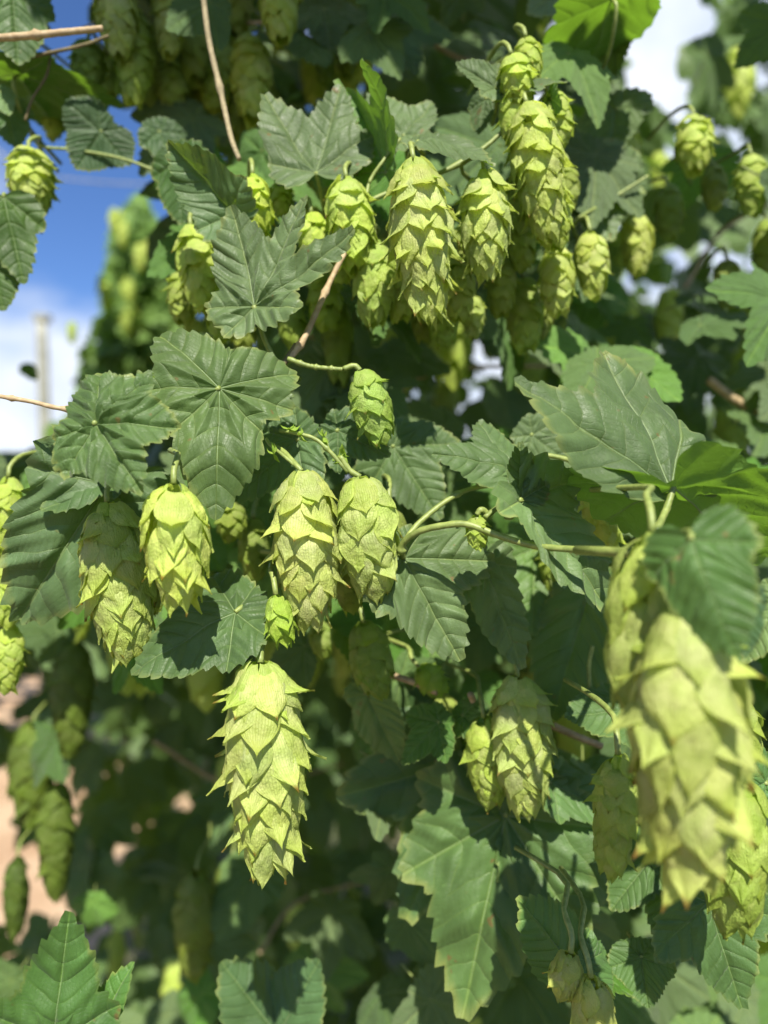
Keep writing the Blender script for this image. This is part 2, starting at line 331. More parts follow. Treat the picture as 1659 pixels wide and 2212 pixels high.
# ------------------------------------------------------------------ leaves
class Leaf:
    """flat outline with lobes and saw teeth, then folded, cupped and bent into space"""
    def __init__(self, lobes, teeth=19, tooth=0.044, seed=0, pt=6, rings=13):
        rnd = np.random.RandomState(seed)
        self.lobes = lobes
        th = np.linspace(-math.pi, math.pi, 1801)
        R = np.full((len(lobes), len(th)), 0.0)
        for i, (a, L, Wd) in enumerate(lobes):
            u = np.linspace(0.0005, 1, 500) ** 1.5
            e0, e1 = 0.50, (0.88 if a == 0 else 0.70)
            us = e0 / (e0 + e1); nm = us ** e0 * (1 - us) ** e1
            w = Wd * u ** e0 * (1 - u) ** e1 / nm
            x = u * L
            ph = np.arctan2(w, x); rr = np.hypot(x, w)
            ordr = np.argsort(ph)
            d = np.abs((th - math.radians(a) + math.pi) % (2 * math.pi) - math.pi)
            R[i] = np.interp(d, ph[ordr], rr[ordr], right=0.0)
        r = R.max(axis=0)
        r = np.maximum(r, 0.035)
        k = np.exp(-np.linspace(-2, 2, 9) ** 2); k /= k.sum()
        r = np.convolve(np.concatenate([r[-5:-1], r, r[1:5]]), k, 'same')[4:-4]
        own = R.argmax(axis=0)
        x = -np.sin(th) * r; y = np.cos(th) * r
        s = np.concatenate([[0], np.cumsum(np.hypot(np.diff(x), np.diff(y)))])
        nteeth = int(teeth * s[-1] / 2.2)
        M = nteeth * pt
        si = np.linspace(0, s[-1], M, endpoint=False)
        bx = np.interp(si, s, x); by = np.interp(si, s, y); bt = np.interp(si, s, th); bo = own[np.searchsorted(s, si).clip(0, len(own) - 1)]
        # teeth lean towards their lobe's tip
        nxv = np.roll(by, -1) - np.roll(by, 1); nyv = -(np.roll(bx, -1) - np.roll(bx, 1))
        ln = np.hypot(nxv, nyv) + 1e-9; nxv /= ln; nyv /= ln
        sgn = np.sign(bx * nxv + by * nyv).mean(); nxv *= np.sign(sgn); nyv *= np.sign(sgn)
        sp = s[-1] / nteeth
        tx, ty = bx.copy(), by.copy()
        tipS = []
        for i, (a, L, Wd) in enumerate(lobes):
            tipS.append(np.interp(((math.radians(a) + math.pi) % (2 * math.pi)) - math.pi, th, s))
        jit = rnd.uniform(0.55, 1.25, nteeth * 2 + 8)
        for j in range(M):
            i = bo[j]; a = math.radians(lobes[i][0])
            d = abs(si[j] - tipS[i]); d = min(d, s[-1] - d)
            f = d / sp; idx = int(f); f -= idx
            prof = (1 - f) ** 0.8 if f > 0.12 else 0.35 + f / 0.12 * 0.6
            if idx == 0: prof = max(prof, 0.2)
            amp = tooth * jit[(idx + i * 7 + (0 if si[j] > tipS[i] else 3)) % len(jit)] * min(1, math.hypot(bx[j], by[j]) / 0.35)
            ax, ay = -math.sin(a), math.cos(a)
            tx[j] += prof * amp * (nxv[j] + 0.5 * ax); ty[j] += prof * amp * (nyv[j] + 0.5 * ay)
        lv = np.linspace(0, 1, rings + 1)[1:] ** 0.9
        pts = [np.array([[0.0, 0.0]])]
        for q, l in enumerate(lv):
            if q == rings - 1: pts.append(np.stack([tx, ty], 1))
            elif q == rings - 2:
                pts.append(np.stack([(bx * 0.75 + tx * 0.25) * l, (by * 0.75 + ty * 0.25) * l], 1))
            else: pts.append(np.stack([bx * l, by * l], 1))
        self.P = np.concatenate(pts)
        self.T = np.concatenate([[0.0]] + [np.full(M, l) for l in lv])
        F4 = []; j = np.arange(M); j2 = (j + 1) % M
        for q in range(rings - 1):
            a0 = 1 + q * M; b0 = a0 + M
            F4.append(np.stack([a0 + j, b0 + j, b0 + j2, a0 + j2], 1))
        self.F4 = np.concatenate(F4); self.F3 = np.stack([np.zeros(M, int), 1 + j, 1 + j2], 1)
        # sector angles
        self.ang = np.array([math.radians(a) for a, L, Wd in lobes])
        loops = np.concatenate([self.F4.ravel(), self.F3.ravel()])
        cen = np.concatenate([self.P[self.F4].mean(1), self.P[self.F3].mean(1)])
        lob = self.sector(cen)
        lobL = np.concatenate([np.repeat(lob[:len(self.F4)], 4), np.repeat(lob[len(self.F4):], 3)])
        self.uv = np.stack(self.local(self.P[loops], lobL), 1)
        # orientation
        a_, b_, c_ = self.P[self.F4[0][0]], self.P[self.F4[0][1]], self.P[self.F4[0][2]]
        cr = (b_[0] - a_[0]) * (c_[1] - a_[1]) - (b_[1] - a_[1]) * (c_[0] - a_[0])
        self.flip = cr < 0
        if self.flip:
            self.F4 = self.F4[:, ::-1].copy(); self.F3 = self.F3[:, ::-1].copy()
            loops = np.concatenate([self.F4.ravel(), self.F3.ravel()])
            self.uv = np.stack(self.local(self.P[loops], lobL), 1)
        self.rim = np.stack([self.T[loops], np.zeros(len(loops))], 1)
    def dth(self, P2):
        th = np.arctan2(-P2[:, 0], P2[:, 1])
        return np.abs((th[:, None] - self.ang[None, :] + math.pi) % (2 * math.pi) - math.pi)
    def sector(self, P2): return self.dth(P2).argmin(1)
    def local(self, P2, lob):
        a = self.ang[lob]
        u = P2[:, 0] * -np.sin(a) + P2[:, 1] * np.cos(a)
        v = P2[:, 0] * np.cos(a) + P2[:, 1] * np.sin(a)
        return u, v
    def height(self, P2, pucker, ridge=1.0):
        d = self.dth(P2); lob = d.argmin(1)
        u, v = self.local(P2, lob)
        if d.shape[1] > 1:
            ds = np.sort(d, 1); gap = np.clip((ds[:, 1] - ds[:, 0]) / 0.30, 0, 1)
        else: gap = 1
        av = np.abs(v)
        ph = (u - av ** 1.35 * 1.35) * 6.6
        pk = np.sin(math.pi * (ph + .18 * np.sin(5 * u + 3 * lob))) ** 2 * (0.75 + 0.5 * np.sin(ph * 2.3 + lob * 1.7))
        h = pucker * 0.024 * pk * np.clip(av / 0.05, 0, 1) * gap
        h -= pucker * 0.012 * np.exp(-(av / 0.03) ** 2)
        h += ridge * 0.014 * (1 - gap if d.shape[1] > 1 else 0) * np.clip(np.hypot(u, v) / 0.15, 0, 1)
        return h
    def shape(self, P2, pucker=1, ridge=1.5, foldL=0.0, foldR=0.0, cup=0.0, wave=0.0, wk=5, wph=0.0, bend=0.0, lump=1.0, side=0.0):
        x, y = P2[:, 0], P2[:, 1]
        z = self.height(P2, pucker, ridge)
        r = np.hypot(x, y); th = np.arctan2(-x, y)
        s0 = wph * 3.1 + float(len(self.lobes)) + self.ang.sum() * 1.7
        z = z + lump * np.array([0.075 * noise.noise(Vector((a_ * 2.3, b_ * 2.3, s0))) + 0.020 * noise.noise(Vector((a_ * 7, b_ * 7, s0))) for a_, b_ in zip(x, y)]) * np.clip(r / .25, 0, 1)
        z = z + cup * r ** 2 + wave * 0.06 * np.sin(wk * th + wph) * r ** 1.5 + wave * 0.02 * np.sin(wk * 2.7 * th + wph * 2) * r ** 2
        z = z + side * x * np.abs(x)
        be = np.where(x < 0, foldL, foldR)
        X = np.where(x < 0, -1, 1) * (np.abs(x) * np.cos(be)) - np.sin(be) * z * np.where(x < 0, -1, 1)
        Z = np.abs(x) * np.sin(be) + z * np.cos(be)
        if abs(bend) > 1e-3:                       # arc along the axis, + bends towards the top side
            an = y * bend; rad = 1 / bend
            Y = np.sin(an) * (rad - Z); Zn = rad - np.cos(an) * (rad - Z)
        else: Y, Zn = y, Z
        return np.stack([X, Y, Zn], 1)

LOBES = {
    'tri': [(0, 1.0, .33), (62, .74, .27), (-62, .74, .27), (128, .36, .20), (-128, .36, .20)],
    'tri_deep': [(0, 1.0, .25), (50, .86, .21), (-50, .86, .21), (112, .45, .18), (-112, .45, .18)],
    'heart': [(0, 1.0, .40), (70, .55, .30), (-70, .55, .30), (135, .38, .24), (-135, .38, .24)],
    'oval': [(0, 1.0, .36), (100, .30, .2), (-100, .30, .2), (150, .2, .14), (-150, .2, .14)],
    'five': [(0, 1.0, .27), (48, .88, .23), (-48, .88, .23), (98, .62, .22), (-98, .62, .22), (145, .33, .18), (-145, .33, .18)],
}
_leafcache = {}
def leaf_shape(key, hero, seed=0):
    k = (key if isinstance(key, str) else tuple(key), hero, seed % 3 if isinstance(key, str) else 0)
    if k not in _leafcache:
        lb = LOBES[key] if isinstance(key, str) else list(key)
        if isinstance(key, str) and not hero:
            r = random.Random(seed % 3 + 5)
            lb = [(a + r.uniform(-6, 6), L * r.uniform(.9, 1.08), w * r.uniform(.9, 1.1)) for a, L, w in lb]
            lb[0] = (0, 1.0, lb[0][2])
        _leafcache[k] = Leaf(lb, seed=seed, pt=6 if hero == 2 else (4 if hero == 1 else 3), rings=15 if hero == 2 else (9 if hero == 1 else 5))
    return _leafcache[k]

def place_frame(b, t, roll, nrm=None):
    Y = (t - b); L = Y.length; Y = Y.normalized()
    view = ((EYE - b).normalized() + Vector((0, 0, 0.50))).normalized()
    if nrm: view = Vector(nrm).normalized()
    n = (view - Y * view.dot(Y)).normalized()
    n = Matrix.Rotation(math.radians(roll), 3, Y) @ n
    X = Y.cross(n)
    return X, Y, n, L

LEAFGROUP = 'hop leaves on the bines'
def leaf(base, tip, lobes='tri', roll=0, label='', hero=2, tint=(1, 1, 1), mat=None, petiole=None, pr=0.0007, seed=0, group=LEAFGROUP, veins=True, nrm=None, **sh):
    b, t = P(*base), P(*tip)
    X, Y, Z, L = place_frame(b, t, roll, nrm)
    lf = leaf_shape(lobes, hero, seed)
    pts = lf.shape(lf.P, **sh)
    T = lf.shape(np.array([[0.0, 1.0]]), **sh)[0]
    ang = math.atan2(T[2], T[1]); sc = L / math.hypot(T[1], T[2])
    ca, sa = math.cos(-ang), math.sin(-ang)
    def world(Q):
        y = Q[:, 1] * ca - Q[:, 2] * sa; z = Q[:, 1] * sa + Q[:, 2] * ca; x = Q[:, 0]
        A = np.stack([x, y, z], 1) * sc
        Mx = np.array([X, Y, Z])
        return A @ Mx
    root = empty('hop_leaf', b, label, 'leaf', group)
    me = mesh_np('leaf_blade', world(pts), F4=lf.F4, F3=lf.F3, uv=lf.uv, mat=mat or MLEAF)
    rl = me.uv_layers.new(name='rim'); rl.data.foreach_set('uv', lf.rim.astype(np.float32).ravel())
    link('leaf_blade', me, root, tint)
    if veins and hero >= 1:
        for i, (a, Ln, Wd) in enumerate(lf.lobes):
            if Ln < 0.3: continue
            u = np.linspace(0.0, 0.93 * Ln, 14); ar = math.radians(a)
            Q2 = np.stack([-np.sin(ar) * u, np.cos(ar) * u], 1)
            q = lf.shape(Q2, **sh); q[:, 2] += 0.001
            w = world(q)
            vm = tube_mesh('vein', [Vector(p) for p in w], 0.0048 * sc * (0.6 + 0.4 * Ln), 0.0012 * sc, MVEIN, n=16, sides=5, wob=0.02)
            link('vein', vm, root, tint)
    # petiole
    back = (-Y * 0.16 - Z * 0.22) * L
    if petiole is None: pp = [Vector((0, 0, 0)), back * 0.5 - Z * 0.02 * L, back + Vector((0, .3 * L, -0.10 * L)), back + Vector((0, .9 * L, -.12 * L))]
    else: pp = [Vector((0, 0, 0))] + [P(*q) - b for q in petiole]
    pm = tube_mesh('petiole', pp, pr, pr * 1.15, MSTEMG, n=14, sides=6)
    link('petiole', pm, root)
    return root

# ------------------------------------------------------------------ cones
def bract_mesh(kind, seed, nx=8, ny=11):
    rnd = random.Random(seed)
    prof = [(0, .12), (.12, .21), (.3, .30), (.48, .345), (.62, .325), (.73, .262), (.82, .175), (.89, .095), (.94, .045), (.98, .018), (1, .003)]
    s = np.linspace(0, 1, ny); w = np.interp(s, [p[0] for p in prof], [p[1] for p in prof])
    w = w * (1.0 if kind != 'long' else 0.66) * rnd.uniform(.93, 1.07)
    q = np.linspace(-1, 1, nx)
    S, Q = np.meshgrid(s, q, indexing='ij'); Wd = w[:, None] * np.ones_like(Q)
    flare = {'hug': 0.0, 'mid': 0.16, 'flare': 0.55, 'long': 0.14}[kind] * rnd.uniform(.8, 1.2)
    bulge = {'hug': 0.12, 'mid': 0.13, 'flare': 0.10, 'long': 0.16}[kind] * rnd.uniform(.8, 1.2)
    conv = {'hug': 1.9, 'mid': 1.9, 'flare': 1.7, 'long': 1.9}[kind] * rnd.uniform(.85, 1.2)
    x = Q * Wd + 0.03 * rnd.uniform(-1, 1) * np.sin(S * 3)
    y = S - 0.04 * Q ** 2
    z = bulge * np.sin(math.pi * np.clip(S, 0, 1) ** 0.72) - conv * x ** 2 * (1 - 0.3 * S) + flare * np.clip(S - 0.55, 0, 1) ** 2 * 2.6
    z -= 0.10 * np.clip(S - 0.75, 0, 1) * np.abs(Q) if kind == 'flare' else 0
    ph = [rnd.uniform(0, 6.28) for _ in range(4)]
    z += 0.012 * np.sin(5 * x * 3 + ph[0] + 3 * S) * (0.3 + np.abs(Q)) + 0.010 * np.sin(9 * S + ph[1]) + 0.018 * np.sin(4 * S + ph[2]) * Q ** 3
    z += 0.0075 * np.cos(Q * 9.4 + ph[3] + .6 * np.sin(5 * S)) * np.sin(math.pi * S) ** .7
    z += np.array([[0.050 * noise.noise(Vector((a_ * 1.6, b_ * 4.5, seed))) + 0.022 * noise.noise(Vector((a_ * 4, b_ * 12, seed + 5))) for a_, b_ in zip(ra, rb_)] for ra, rb_ in zip(Q, S)]) * np.clip(S * 3, 0, 1)
    z += 0.018 * np.exp(-(Q / 0.10) ** 2) * np.sin(math.pi * S)      # keel
    V = np.stack([x, y, z], 2).reshape(-1, 3)
    i, j = np.meshgrid(np.arange(ny - 1), np.arange(nx - 1), indexing='ij')
    a = (i * nx + j).ravel()
    F = np.stack([a, a + 1, a + nx + 1, a + nx], 1)
    uv = np.stack([Q, S], 2).reshape(-1, 2)
    return V, F, uv
BR = {}
for kind in ('hug', 'mid', 'flare', 'long'):
    for v in range(5):
        for lod in (0, 1):
            V, F, uv = bract_mesh(kind, v * 13 + len(kind), *((15, 17) if lod == 0 else (7, 8)))
            me = mesh_np('bract', V, F4=F, uv=uv, mat=MBRACT)
            BR[(kind, v, lod)] = me
def env(t):
    return float(np.interp(t, [-.05, 0, .10, .25, .42, .6, .78, .9, 1.0, 1.1], [.30, .42, .78, .97, 1, .93, .76, .58, .34, .15]))
def bract_places(L, R, tiers, per, blen, flare, loose, seed, splay=0.0):
    """transforms of all bracts of a cone that hangs down from the origin along -Z"""
    rnd = random.Random(seed); out = []
    for i in range(tiers):
        t = i / (tiers - 1) * (1 - blen * 0.80)
        bl = blen * (1.0 - 0.22 * (i / tiers)) * rnd.uniform(.95, 1.05) * (.62 if i == 0 else .85 if i == 1 else 1)
        n = per if i < tiers - 2 else max(3, per - 1)
        step = (1 - blen * .8) / (tiers - 1)
        for k in range(n):
            an = 2 * math.pi * (k + (i % 2) * 0.5) / n + rnd.uniform(-.10, .10) + i * 0.16
            tt = t + rnd.uniform(-.010, .010) + step * (k / n) * 0.9 + rnd.uniform(-.25, .25) * step
            r0 = 0.62 * R * env(tt); tipt = tt + bl
            r1 = R * env(tipt) * rnd.uniform(.96, 1.03) * (1.0 if i > 1 else 0.98)
            z0 = -tt * L; z1 = -min(tipt, 1.04) * L
            kk = 'hug'
            u = rnd.random()
            ff = flare * (1.3 if i < tiers * 0.35 else 0.6)
            if u < ff * 0.5: kk = 'flare'
            elif u < ff * 1.1 + 0.25: kk = 'mid'
            if i < 2 and flare > .2 and u < .75: kk = 'flare' if u < .3 + flare * .5 else 'mid'
            if rnd.random() < loose and i < tiers * .4: kk = 'long'
            r1 += R * splay * rnd.uniform(0.3, 1) * (1 - i / tiers)
            d = Vector((r1 - r0, 0, z1 - z0)); ln = d.length; d.normalize()
            Yv = d; Xv = Vector((0, 1, 0)); Zv = Xv.cross(Yv)
            if Zv.x < 0: Zv = -Zv; Xv = Yv.cross(Zv)
            wl = rnd.uniform(.95, 1.12)
            # keep wide enough to close the circle
            wfac = max(0.7, min(1.3, (2 * math.pi * R * env(tt + bl * .5) / n * 1.20) / (0.69 * ln)))
            rot = Matrix((Xv, Yv, Zv)).transposed() @ Matrix.Rotation(rnd.uniform(-.2, .2), 3, 'Z')
            A = Matrix.Rotation(an, 3, 'Z') @ rot @ Matrix.Diagonal((ln * wfac * wl, ln, ln))
            o = Matrix.Rotation(an, 3, 'Z') @ Vector((r0, 0, z0))
            m4 = A.to_4x4(); m4.translation = o
            out.append((m4, kk, rnd.randrange(5), i))
    return out
CROWN = Matrix(((0, 0, 1, 0), (1, 0, 0, 0), (0, 1, 0, 0), (0, 0, 0, 1))) @ Matrix.Rotation(math.pi, 4, 'Z')
CONEGROUP = 'hop cones hanging on the bines'
CONES = []
def cone(top, tip, width, label, tint=(1, 1, 1), tiers=11, per=5, blen=.27, flare=.35, loose=0.0, seed=1, lod=0, stalk=None, splay=0.0, crown=2, clen=.85, group=CONEGROUP, parts=True, sr=0.0008):
    a, b = P(*top), P(*tip)
    d = b - a; L = d.length * .97; R = unit(width, top[2]) * 0.5
    q = Vector((0, 0, -1)).rotation_difference(d.normalized())
    rnd = random.Random(seed * 7 + 1)
    qm = (q.to_matrix() @ Matrix.Rotation(rnd.uniform(0, 6.28), 3, 'Z')).to_4x4()
    per += 2 if lod == 0 else 1
    tiers = max(5, round(tiers * .86)); blen *= 1.22
    root = empty('hop_cone', a, label, 'hop cone', group)
    CONES.append((top[0] * .5 + tip[0] * .5, top[1] * .5 + tip[1] * .5, width, abs(tip[1] - top[1]), label))
    for (m4, kk, v, i) in bract_places(L, R, tiers, per, blen, flare, loose, seed, splay):
        sl_ = rnd.uniform(.9, 1.08)
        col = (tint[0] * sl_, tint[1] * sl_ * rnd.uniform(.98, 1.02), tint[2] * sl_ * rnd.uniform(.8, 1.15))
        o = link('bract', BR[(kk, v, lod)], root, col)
        o.matrix_local = qm @ m4
    # crown: a few small green bracts at the stalk
    for k in range(crown):
        an = 4.9 + k * 6.283 / crown + rnd.uniform(-.4, .4); ln = R * clen * rnd.uniform(.8, 1.2)
        A = Matrix.Rotation(an, 4, 'Z') @ Matrix.Translation((R * .22, 0, 0)) @ Matrix.Rotation(math.radians(-rnd.uniform(12, 42)), 4, 'Y') @ CROWN @ Matrix.Diagonal((ln * .9, ln, ln, 1))
        o = link('bract', BR[('flare', k % 5, lod)], root, (tint[0] * .86, tint[1] * .95, tint[2] * .66))
        o.matrix_local = qm @ A
    dn = d.normalized()
    cm_ = tube_mesh('strig', [dn * L * .07, dn * L * .5, dn * L * .85], R * .20, R * .05, MSTEMG, n=8, sides=6)
    link('strig', cm_, root)
    if stalk is None: pp = [Vector((0, 0, 0)), -dn * 0.004 + Vector((0, 0.0015, 0)), -dn * 0.008 + Vector((rnd.uniform(-.002, .002), 0.007, 0)), -dn * 0.010 + Vector((rnd.uniform(-.006, .006), 0.02, 0)), -dn * 0.010 + Vector((rnd.uniform(-.01, .01), 0.040, 0))]
    else: pp = [Vector((0, 0, 0))] + [P(*z) - a for z in stalk]
    link('stalk', tube_mesh('stalk', pp, sr, sr, MSTEMG, n=10, sides=6), root)
    return root

def stem(pts, r0, r1, label, mat, name='hop_bine', cat='stem', group=None, n=40, nodes=(), seed=3, sides=10, wob=.05):
    w = [P(*p) for p in pts]
    me = tube_mesh(name, w, r0, r1, mat, n=n, sides=sides, nodes=nodes, seed=seed, wob=wob)
    o = link(name, me); tag(o, label, cat, group)
    return o

# ------------------------------------------------------------------ the sharp cones
OLIVE = (.78, .80, .72)
cone((562, 1432, 20.0), (584, 1905, 20.4), 172, 'large sharp yellow-green hop cone lowest in the middle, hanging alone under the two-tone leaf', tiers=13, per=5, blen=.26, flare=.9, crown=6, clen=1.55, seed=4, stalk=[(563, 1400, 20.2), (572, 1360, 20.6), (590, 1320, 21.2)], sr=.0011, splay=.10)
cone((652, 1018, 20.4), (672, 1368, 20.6), 150, 'plump hop cone with brown-edged lower bracts at the centre, left of its smoother twin', tint=(1.03, 1.0, 1.05), tiers=10, per=5, blen=.28, flare=.45, crown=5, clen=1.15, seed=11, stalk=[(640, 1005, 20.5), (612, 975, 21), (585, 960, 21.5)])
cone((778, 1030, 20.6), (810, 1305, 21.0), 146, 'smooth rounded hop cone with broad closed bracts, right of the plump centre cone', tint=(1.0, 1.02, 1.0), tiers=8, per=4, blen=.38, flare=.12, seed=21, stalk=[(755, 1015, 20.6), (735, 985, 20.6)], splay=-.02)
cone((375, 1045, 18.6), (392, 1325, 18.8), 136, 'loose bright yellow-green cone with long shaggy bracts in front of the shaded olive cone', tint=(1.08, 1.10, .88), tiers=7, per=4, blen=.42, flare=1.0, loose=.7, seed=31, splay=.14)
cone((232, 1085, 20.9), (285, 1435, 21.0), 160, 'shaded olive hop cone with a brown streak, beneath the round puckered leaf', tint=(.94, .97, .86), tiers=10, per=5, blen=.28, flare=.25, seed=41)
cone((778, 800, 21.6), (828, 965, 21.8), 96, 'small green cone hanging from the knobbly twig above the centre pair', tint=(.72, .88, .60), tiers=7, per=4, blen=.36, flare=.35, seed=51, stalk=[(765, 790, 21.6), (742, 797, 21.6)])
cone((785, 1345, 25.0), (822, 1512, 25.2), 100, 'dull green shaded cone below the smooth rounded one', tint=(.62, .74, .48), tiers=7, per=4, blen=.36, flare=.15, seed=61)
cone((596, 1285, 20.2), (618, 1400, 20.2), 62, 'little crumpled unopened cone with brown tips between the centre cone and the lowest cone', tint=(.82, .98, .52), tiers=4, per=3, blen=.62, flare=1.0, seed=71, splay=.3)
cone((1030, 1112, 20.0), (1033, 1190, 20.0), 52, 'tiny budding cone with one red-tipped spike behind the curved green stem', tint=(.95, 1.05, .70), tiers=5, per=4, blen=.45, flare=.7, seed=81, splay=.15, stalk=[(1040, 1100, 20.0), (1055, 1112, 20.1)])
cone((1118, 1462, 23.5), (1140, 1768, 23.6), 138, 'soft-focus cone with a spiky right edge, upper of the pair right of centre', tint=(.95, .98, .95), tiers=10, per=5, blen=.28, flare=.45, seed=91)
cone((1045, 1550, 24.3), (1065, 1748, 24.4), 96, 'small yellowish cone tucked behind the lower left of the spiky-edged cone', tint=(.92, 1.0, .70), tiers=7, per=4, blen=.36, flare=.25, seed=101)
# the big one out of focus in the foreground, with its companion above
cone((1478, 1325, 14.0), (1494, 1940, 14.4), 228, 'huge blurred foreground cone filling the right side', tint=(1.0, .98, .95), tiers=10, per=4, blen=.30, flare=.95, loose=.35, seed=113, splay=.10, crown=5, clen=1.3, sr=.0012)
cone((1408, 1150, 15.2), (1372, 1560, 15.4), 140, 'blurred olive cone with long hanging bracts, up and left of the huge foreground cone', tint=(.80, .84, .68), tiers=6, per=3, blen=.48, flare=.5, loose=1.0, seed=121, splay=.1)
cone((1335, 1630, 18.6), (1322, 1900, 18.8), 98, 'slim spiky olive cone half hidden behind the left edge of the huge foreground cone', tint=(.82, .90, .62), tiers=9, per=4, blen=.28, flare=.8, seed=131)
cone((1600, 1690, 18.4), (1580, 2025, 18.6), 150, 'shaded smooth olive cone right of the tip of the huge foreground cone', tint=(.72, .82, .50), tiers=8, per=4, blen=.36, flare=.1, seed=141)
cone((1276, 2110, 19.3), (1292, 2290, 19.6), 92, 'pale cone cut by the bottom edge of the picture, under the small heart leaf', tint=(1.05, 1.0, .95), tiers=6, per=4, blen=.42, flare=.15, seed=151)
cone((1232, 2058, 19.6), (1212, 2160, 19.6), 74, 'papery pale half cone hanging just left of the one cut by the bottom edge', tint=(1.05, 1.0, .85), tiers=4, per=3, blen=.6, flare=.3, seed=152)
cone((1272, 1010, 23.5), (1322, 1205, 23.8), 74, 'bright slender cone with horned top bracts behind the folded leaf', tint=(1.05, 1.08, .85), tiers=8, per=4, blen=.34, flare=.7, seed=161, stalk=[(1245, 1000, 23.5), (1215, 990, 23.5), (1175, 982, 23.5)])
cone((1195, 1140, 26.5), (1212, 1330, 26.8), 78, 'dim narrow cone hanging beneath the green stem behind the folded leaf', tint=(.70, .80, .48), tiers=8, per=4, blen=.32, flare=.35, seed=171)
# upper half
cone((893, 345, 22.0), (932, 705, 22.4), 138, 'tall clear cone at top centre with an orange tinged crown', tint=(1.0, 1.0, 1.0), tiers=10, per=5, blen=.28, flare=.7, seed=181, splay=.06, crown=5, clen=1.2)
cone((1045, 370, 23.0), (1050, 612, 23.2), 118, 'broad cone just right of the tall clear cone at top centre', tint=(1.0, 1.02, .95), tiers=8, per=5, blen=.32, flare=.6, seed=191, splay=.05)
cone((748, 385, 24.0), (772, 600, 24.2), 106, 'cone with bright lime top bracts just left of the tall clear cone', tint=(.98, 1.06, .75), tiers=8, per=4, blen=.34, flare=.6, seed=201)
cone((808, 520, 24.6), (812, 712, 24.8), 104, 'big-bracted shaded cone below and between the top centre cones', tint=(.80, .90, .68), tiers=6, per=4, blen=.42, flare=.1, seed=211)
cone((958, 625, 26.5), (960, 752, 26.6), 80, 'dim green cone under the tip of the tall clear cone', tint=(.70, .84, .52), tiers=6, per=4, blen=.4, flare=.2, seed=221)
cone((1024, 640, 26.5), (1022, 735, 26.6), 50, 'small pale cone below the broad cone', tint=(.95, 1.0, .8), tiers=6, per=4, blen=.4, flare=.2, seed=231)
cone((1138, 225, 23.6), (1190, 530, 24.0), 118, 'very long cone stacked under the leafy tip at upper right of centre', tint=(1.0, 1.02, .85), tiers=12, per=5, blen=.25, flare=.55, seed=241)
cone((1104, 118, 24.0), (1130, 232, 24.0), 74, 'short horned cone at the very top of the long stacked cone', tint=(1.0, 1.08, .7), tiers=5, per=4, blen=.5, flare=1.0, seed=251, splay=.2)
cone((1200, 532, 26.5), (1207, 690, 26.6), 84, 'oval cone below the long stacked cone, left one of two', tint=(1.0, 1.02, .9), tiers=8, per=4, blen=.32, flare=.3, seed=261, lod=1)
cone((1274, 500, 27.5), (1284, 652, 27.6), 76, 'oval cone below the long stacked cone, right one of two', tint=(1.0, 1.0, .85), tiers=8, per=4, blen=.32, flare=.3, seed=271, lod=1)
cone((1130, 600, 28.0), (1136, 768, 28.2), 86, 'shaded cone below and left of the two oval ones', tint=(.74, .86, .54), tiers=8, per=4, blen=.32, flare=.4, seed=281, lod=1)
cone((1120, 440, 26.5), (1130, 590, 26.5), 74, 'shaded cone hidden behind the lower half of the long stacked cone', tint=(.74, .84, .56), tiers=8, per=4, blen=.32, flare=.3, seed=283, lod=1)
cone((545, 378, 24.4), (556, 528, 24.6), 82, 'vivid yellow-green cone behind the notch of the grey-green three-lobed leaf', tint=(1.08, 1.15, .62), tiers=6, per=4, blen=.42, flare=.55, seed=291)
cone((672, 462, 25.0), (690, 590, 25.2), 78, 'lime cone peeping over the right lobe of the grey-green three-lobed leaf', tint=(1.0, 1.10, .62), tiers=6, per=4, blen=.40, flare=.5, seed=301)
cone((412, 490, 26.0), (440, 680, 26.2), 84, 'long chain-like cone with brown-tipped crown left of the grey-green three-lobed leaf', tint=(1.0, 1.06, .78), tiers=8, per=4, blen=.32, flare=.8, seed=311, splay=.1, crown=4)
cone((470, 600, 27.0), (478, 745, 27.0), 70, 'dim cone behind the lower left edge of the grey-green three-lobed leaf', tint=(.82, .92, .58), tiers=7, per=4, blen=.34, flare=.5, seed=321, lod=1)
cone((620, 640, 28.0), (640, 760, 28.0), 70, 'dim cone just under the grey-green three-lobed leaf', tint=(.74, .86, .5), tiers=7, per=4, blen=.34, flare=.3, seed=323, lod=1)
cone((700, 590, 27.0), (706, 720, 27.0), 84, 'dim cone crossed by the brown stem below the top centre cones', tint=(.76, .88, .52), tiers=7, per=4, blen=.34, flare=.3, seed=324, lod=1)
# upper left, further back
cone((245, -60, 30), (262, 130, 30), 100, 'bright cone hanging from beyond the top edge by the brown bine end', tiers=8, per=5, blen=.3, flare=.4, seed=331, lod=1)
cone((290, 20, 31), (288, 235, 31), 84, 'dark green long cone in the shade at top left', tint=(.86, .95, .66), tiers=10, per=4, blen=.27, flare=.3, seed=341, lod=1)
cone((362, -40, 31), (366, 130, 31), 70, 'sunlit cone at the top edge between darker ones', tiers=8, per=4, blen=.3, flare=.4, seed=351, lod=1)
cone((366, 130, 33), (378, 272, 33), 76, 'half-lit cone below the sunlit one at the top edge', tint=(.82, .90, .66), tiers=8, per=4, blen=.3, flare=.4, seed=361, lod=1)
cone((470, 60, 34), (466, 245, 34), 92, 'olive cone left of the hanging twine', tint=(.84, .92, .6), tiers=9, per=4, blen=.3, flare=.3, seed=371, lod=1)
cone((540, 78, 32), (545, 272, 32), 94, 'large shaded cone with one lit edge just right of the hanging twine', tint=(.98, 1.02, .76), tiers=9, per=5, blen=.3, flare=.3, seed=381, lod=1)
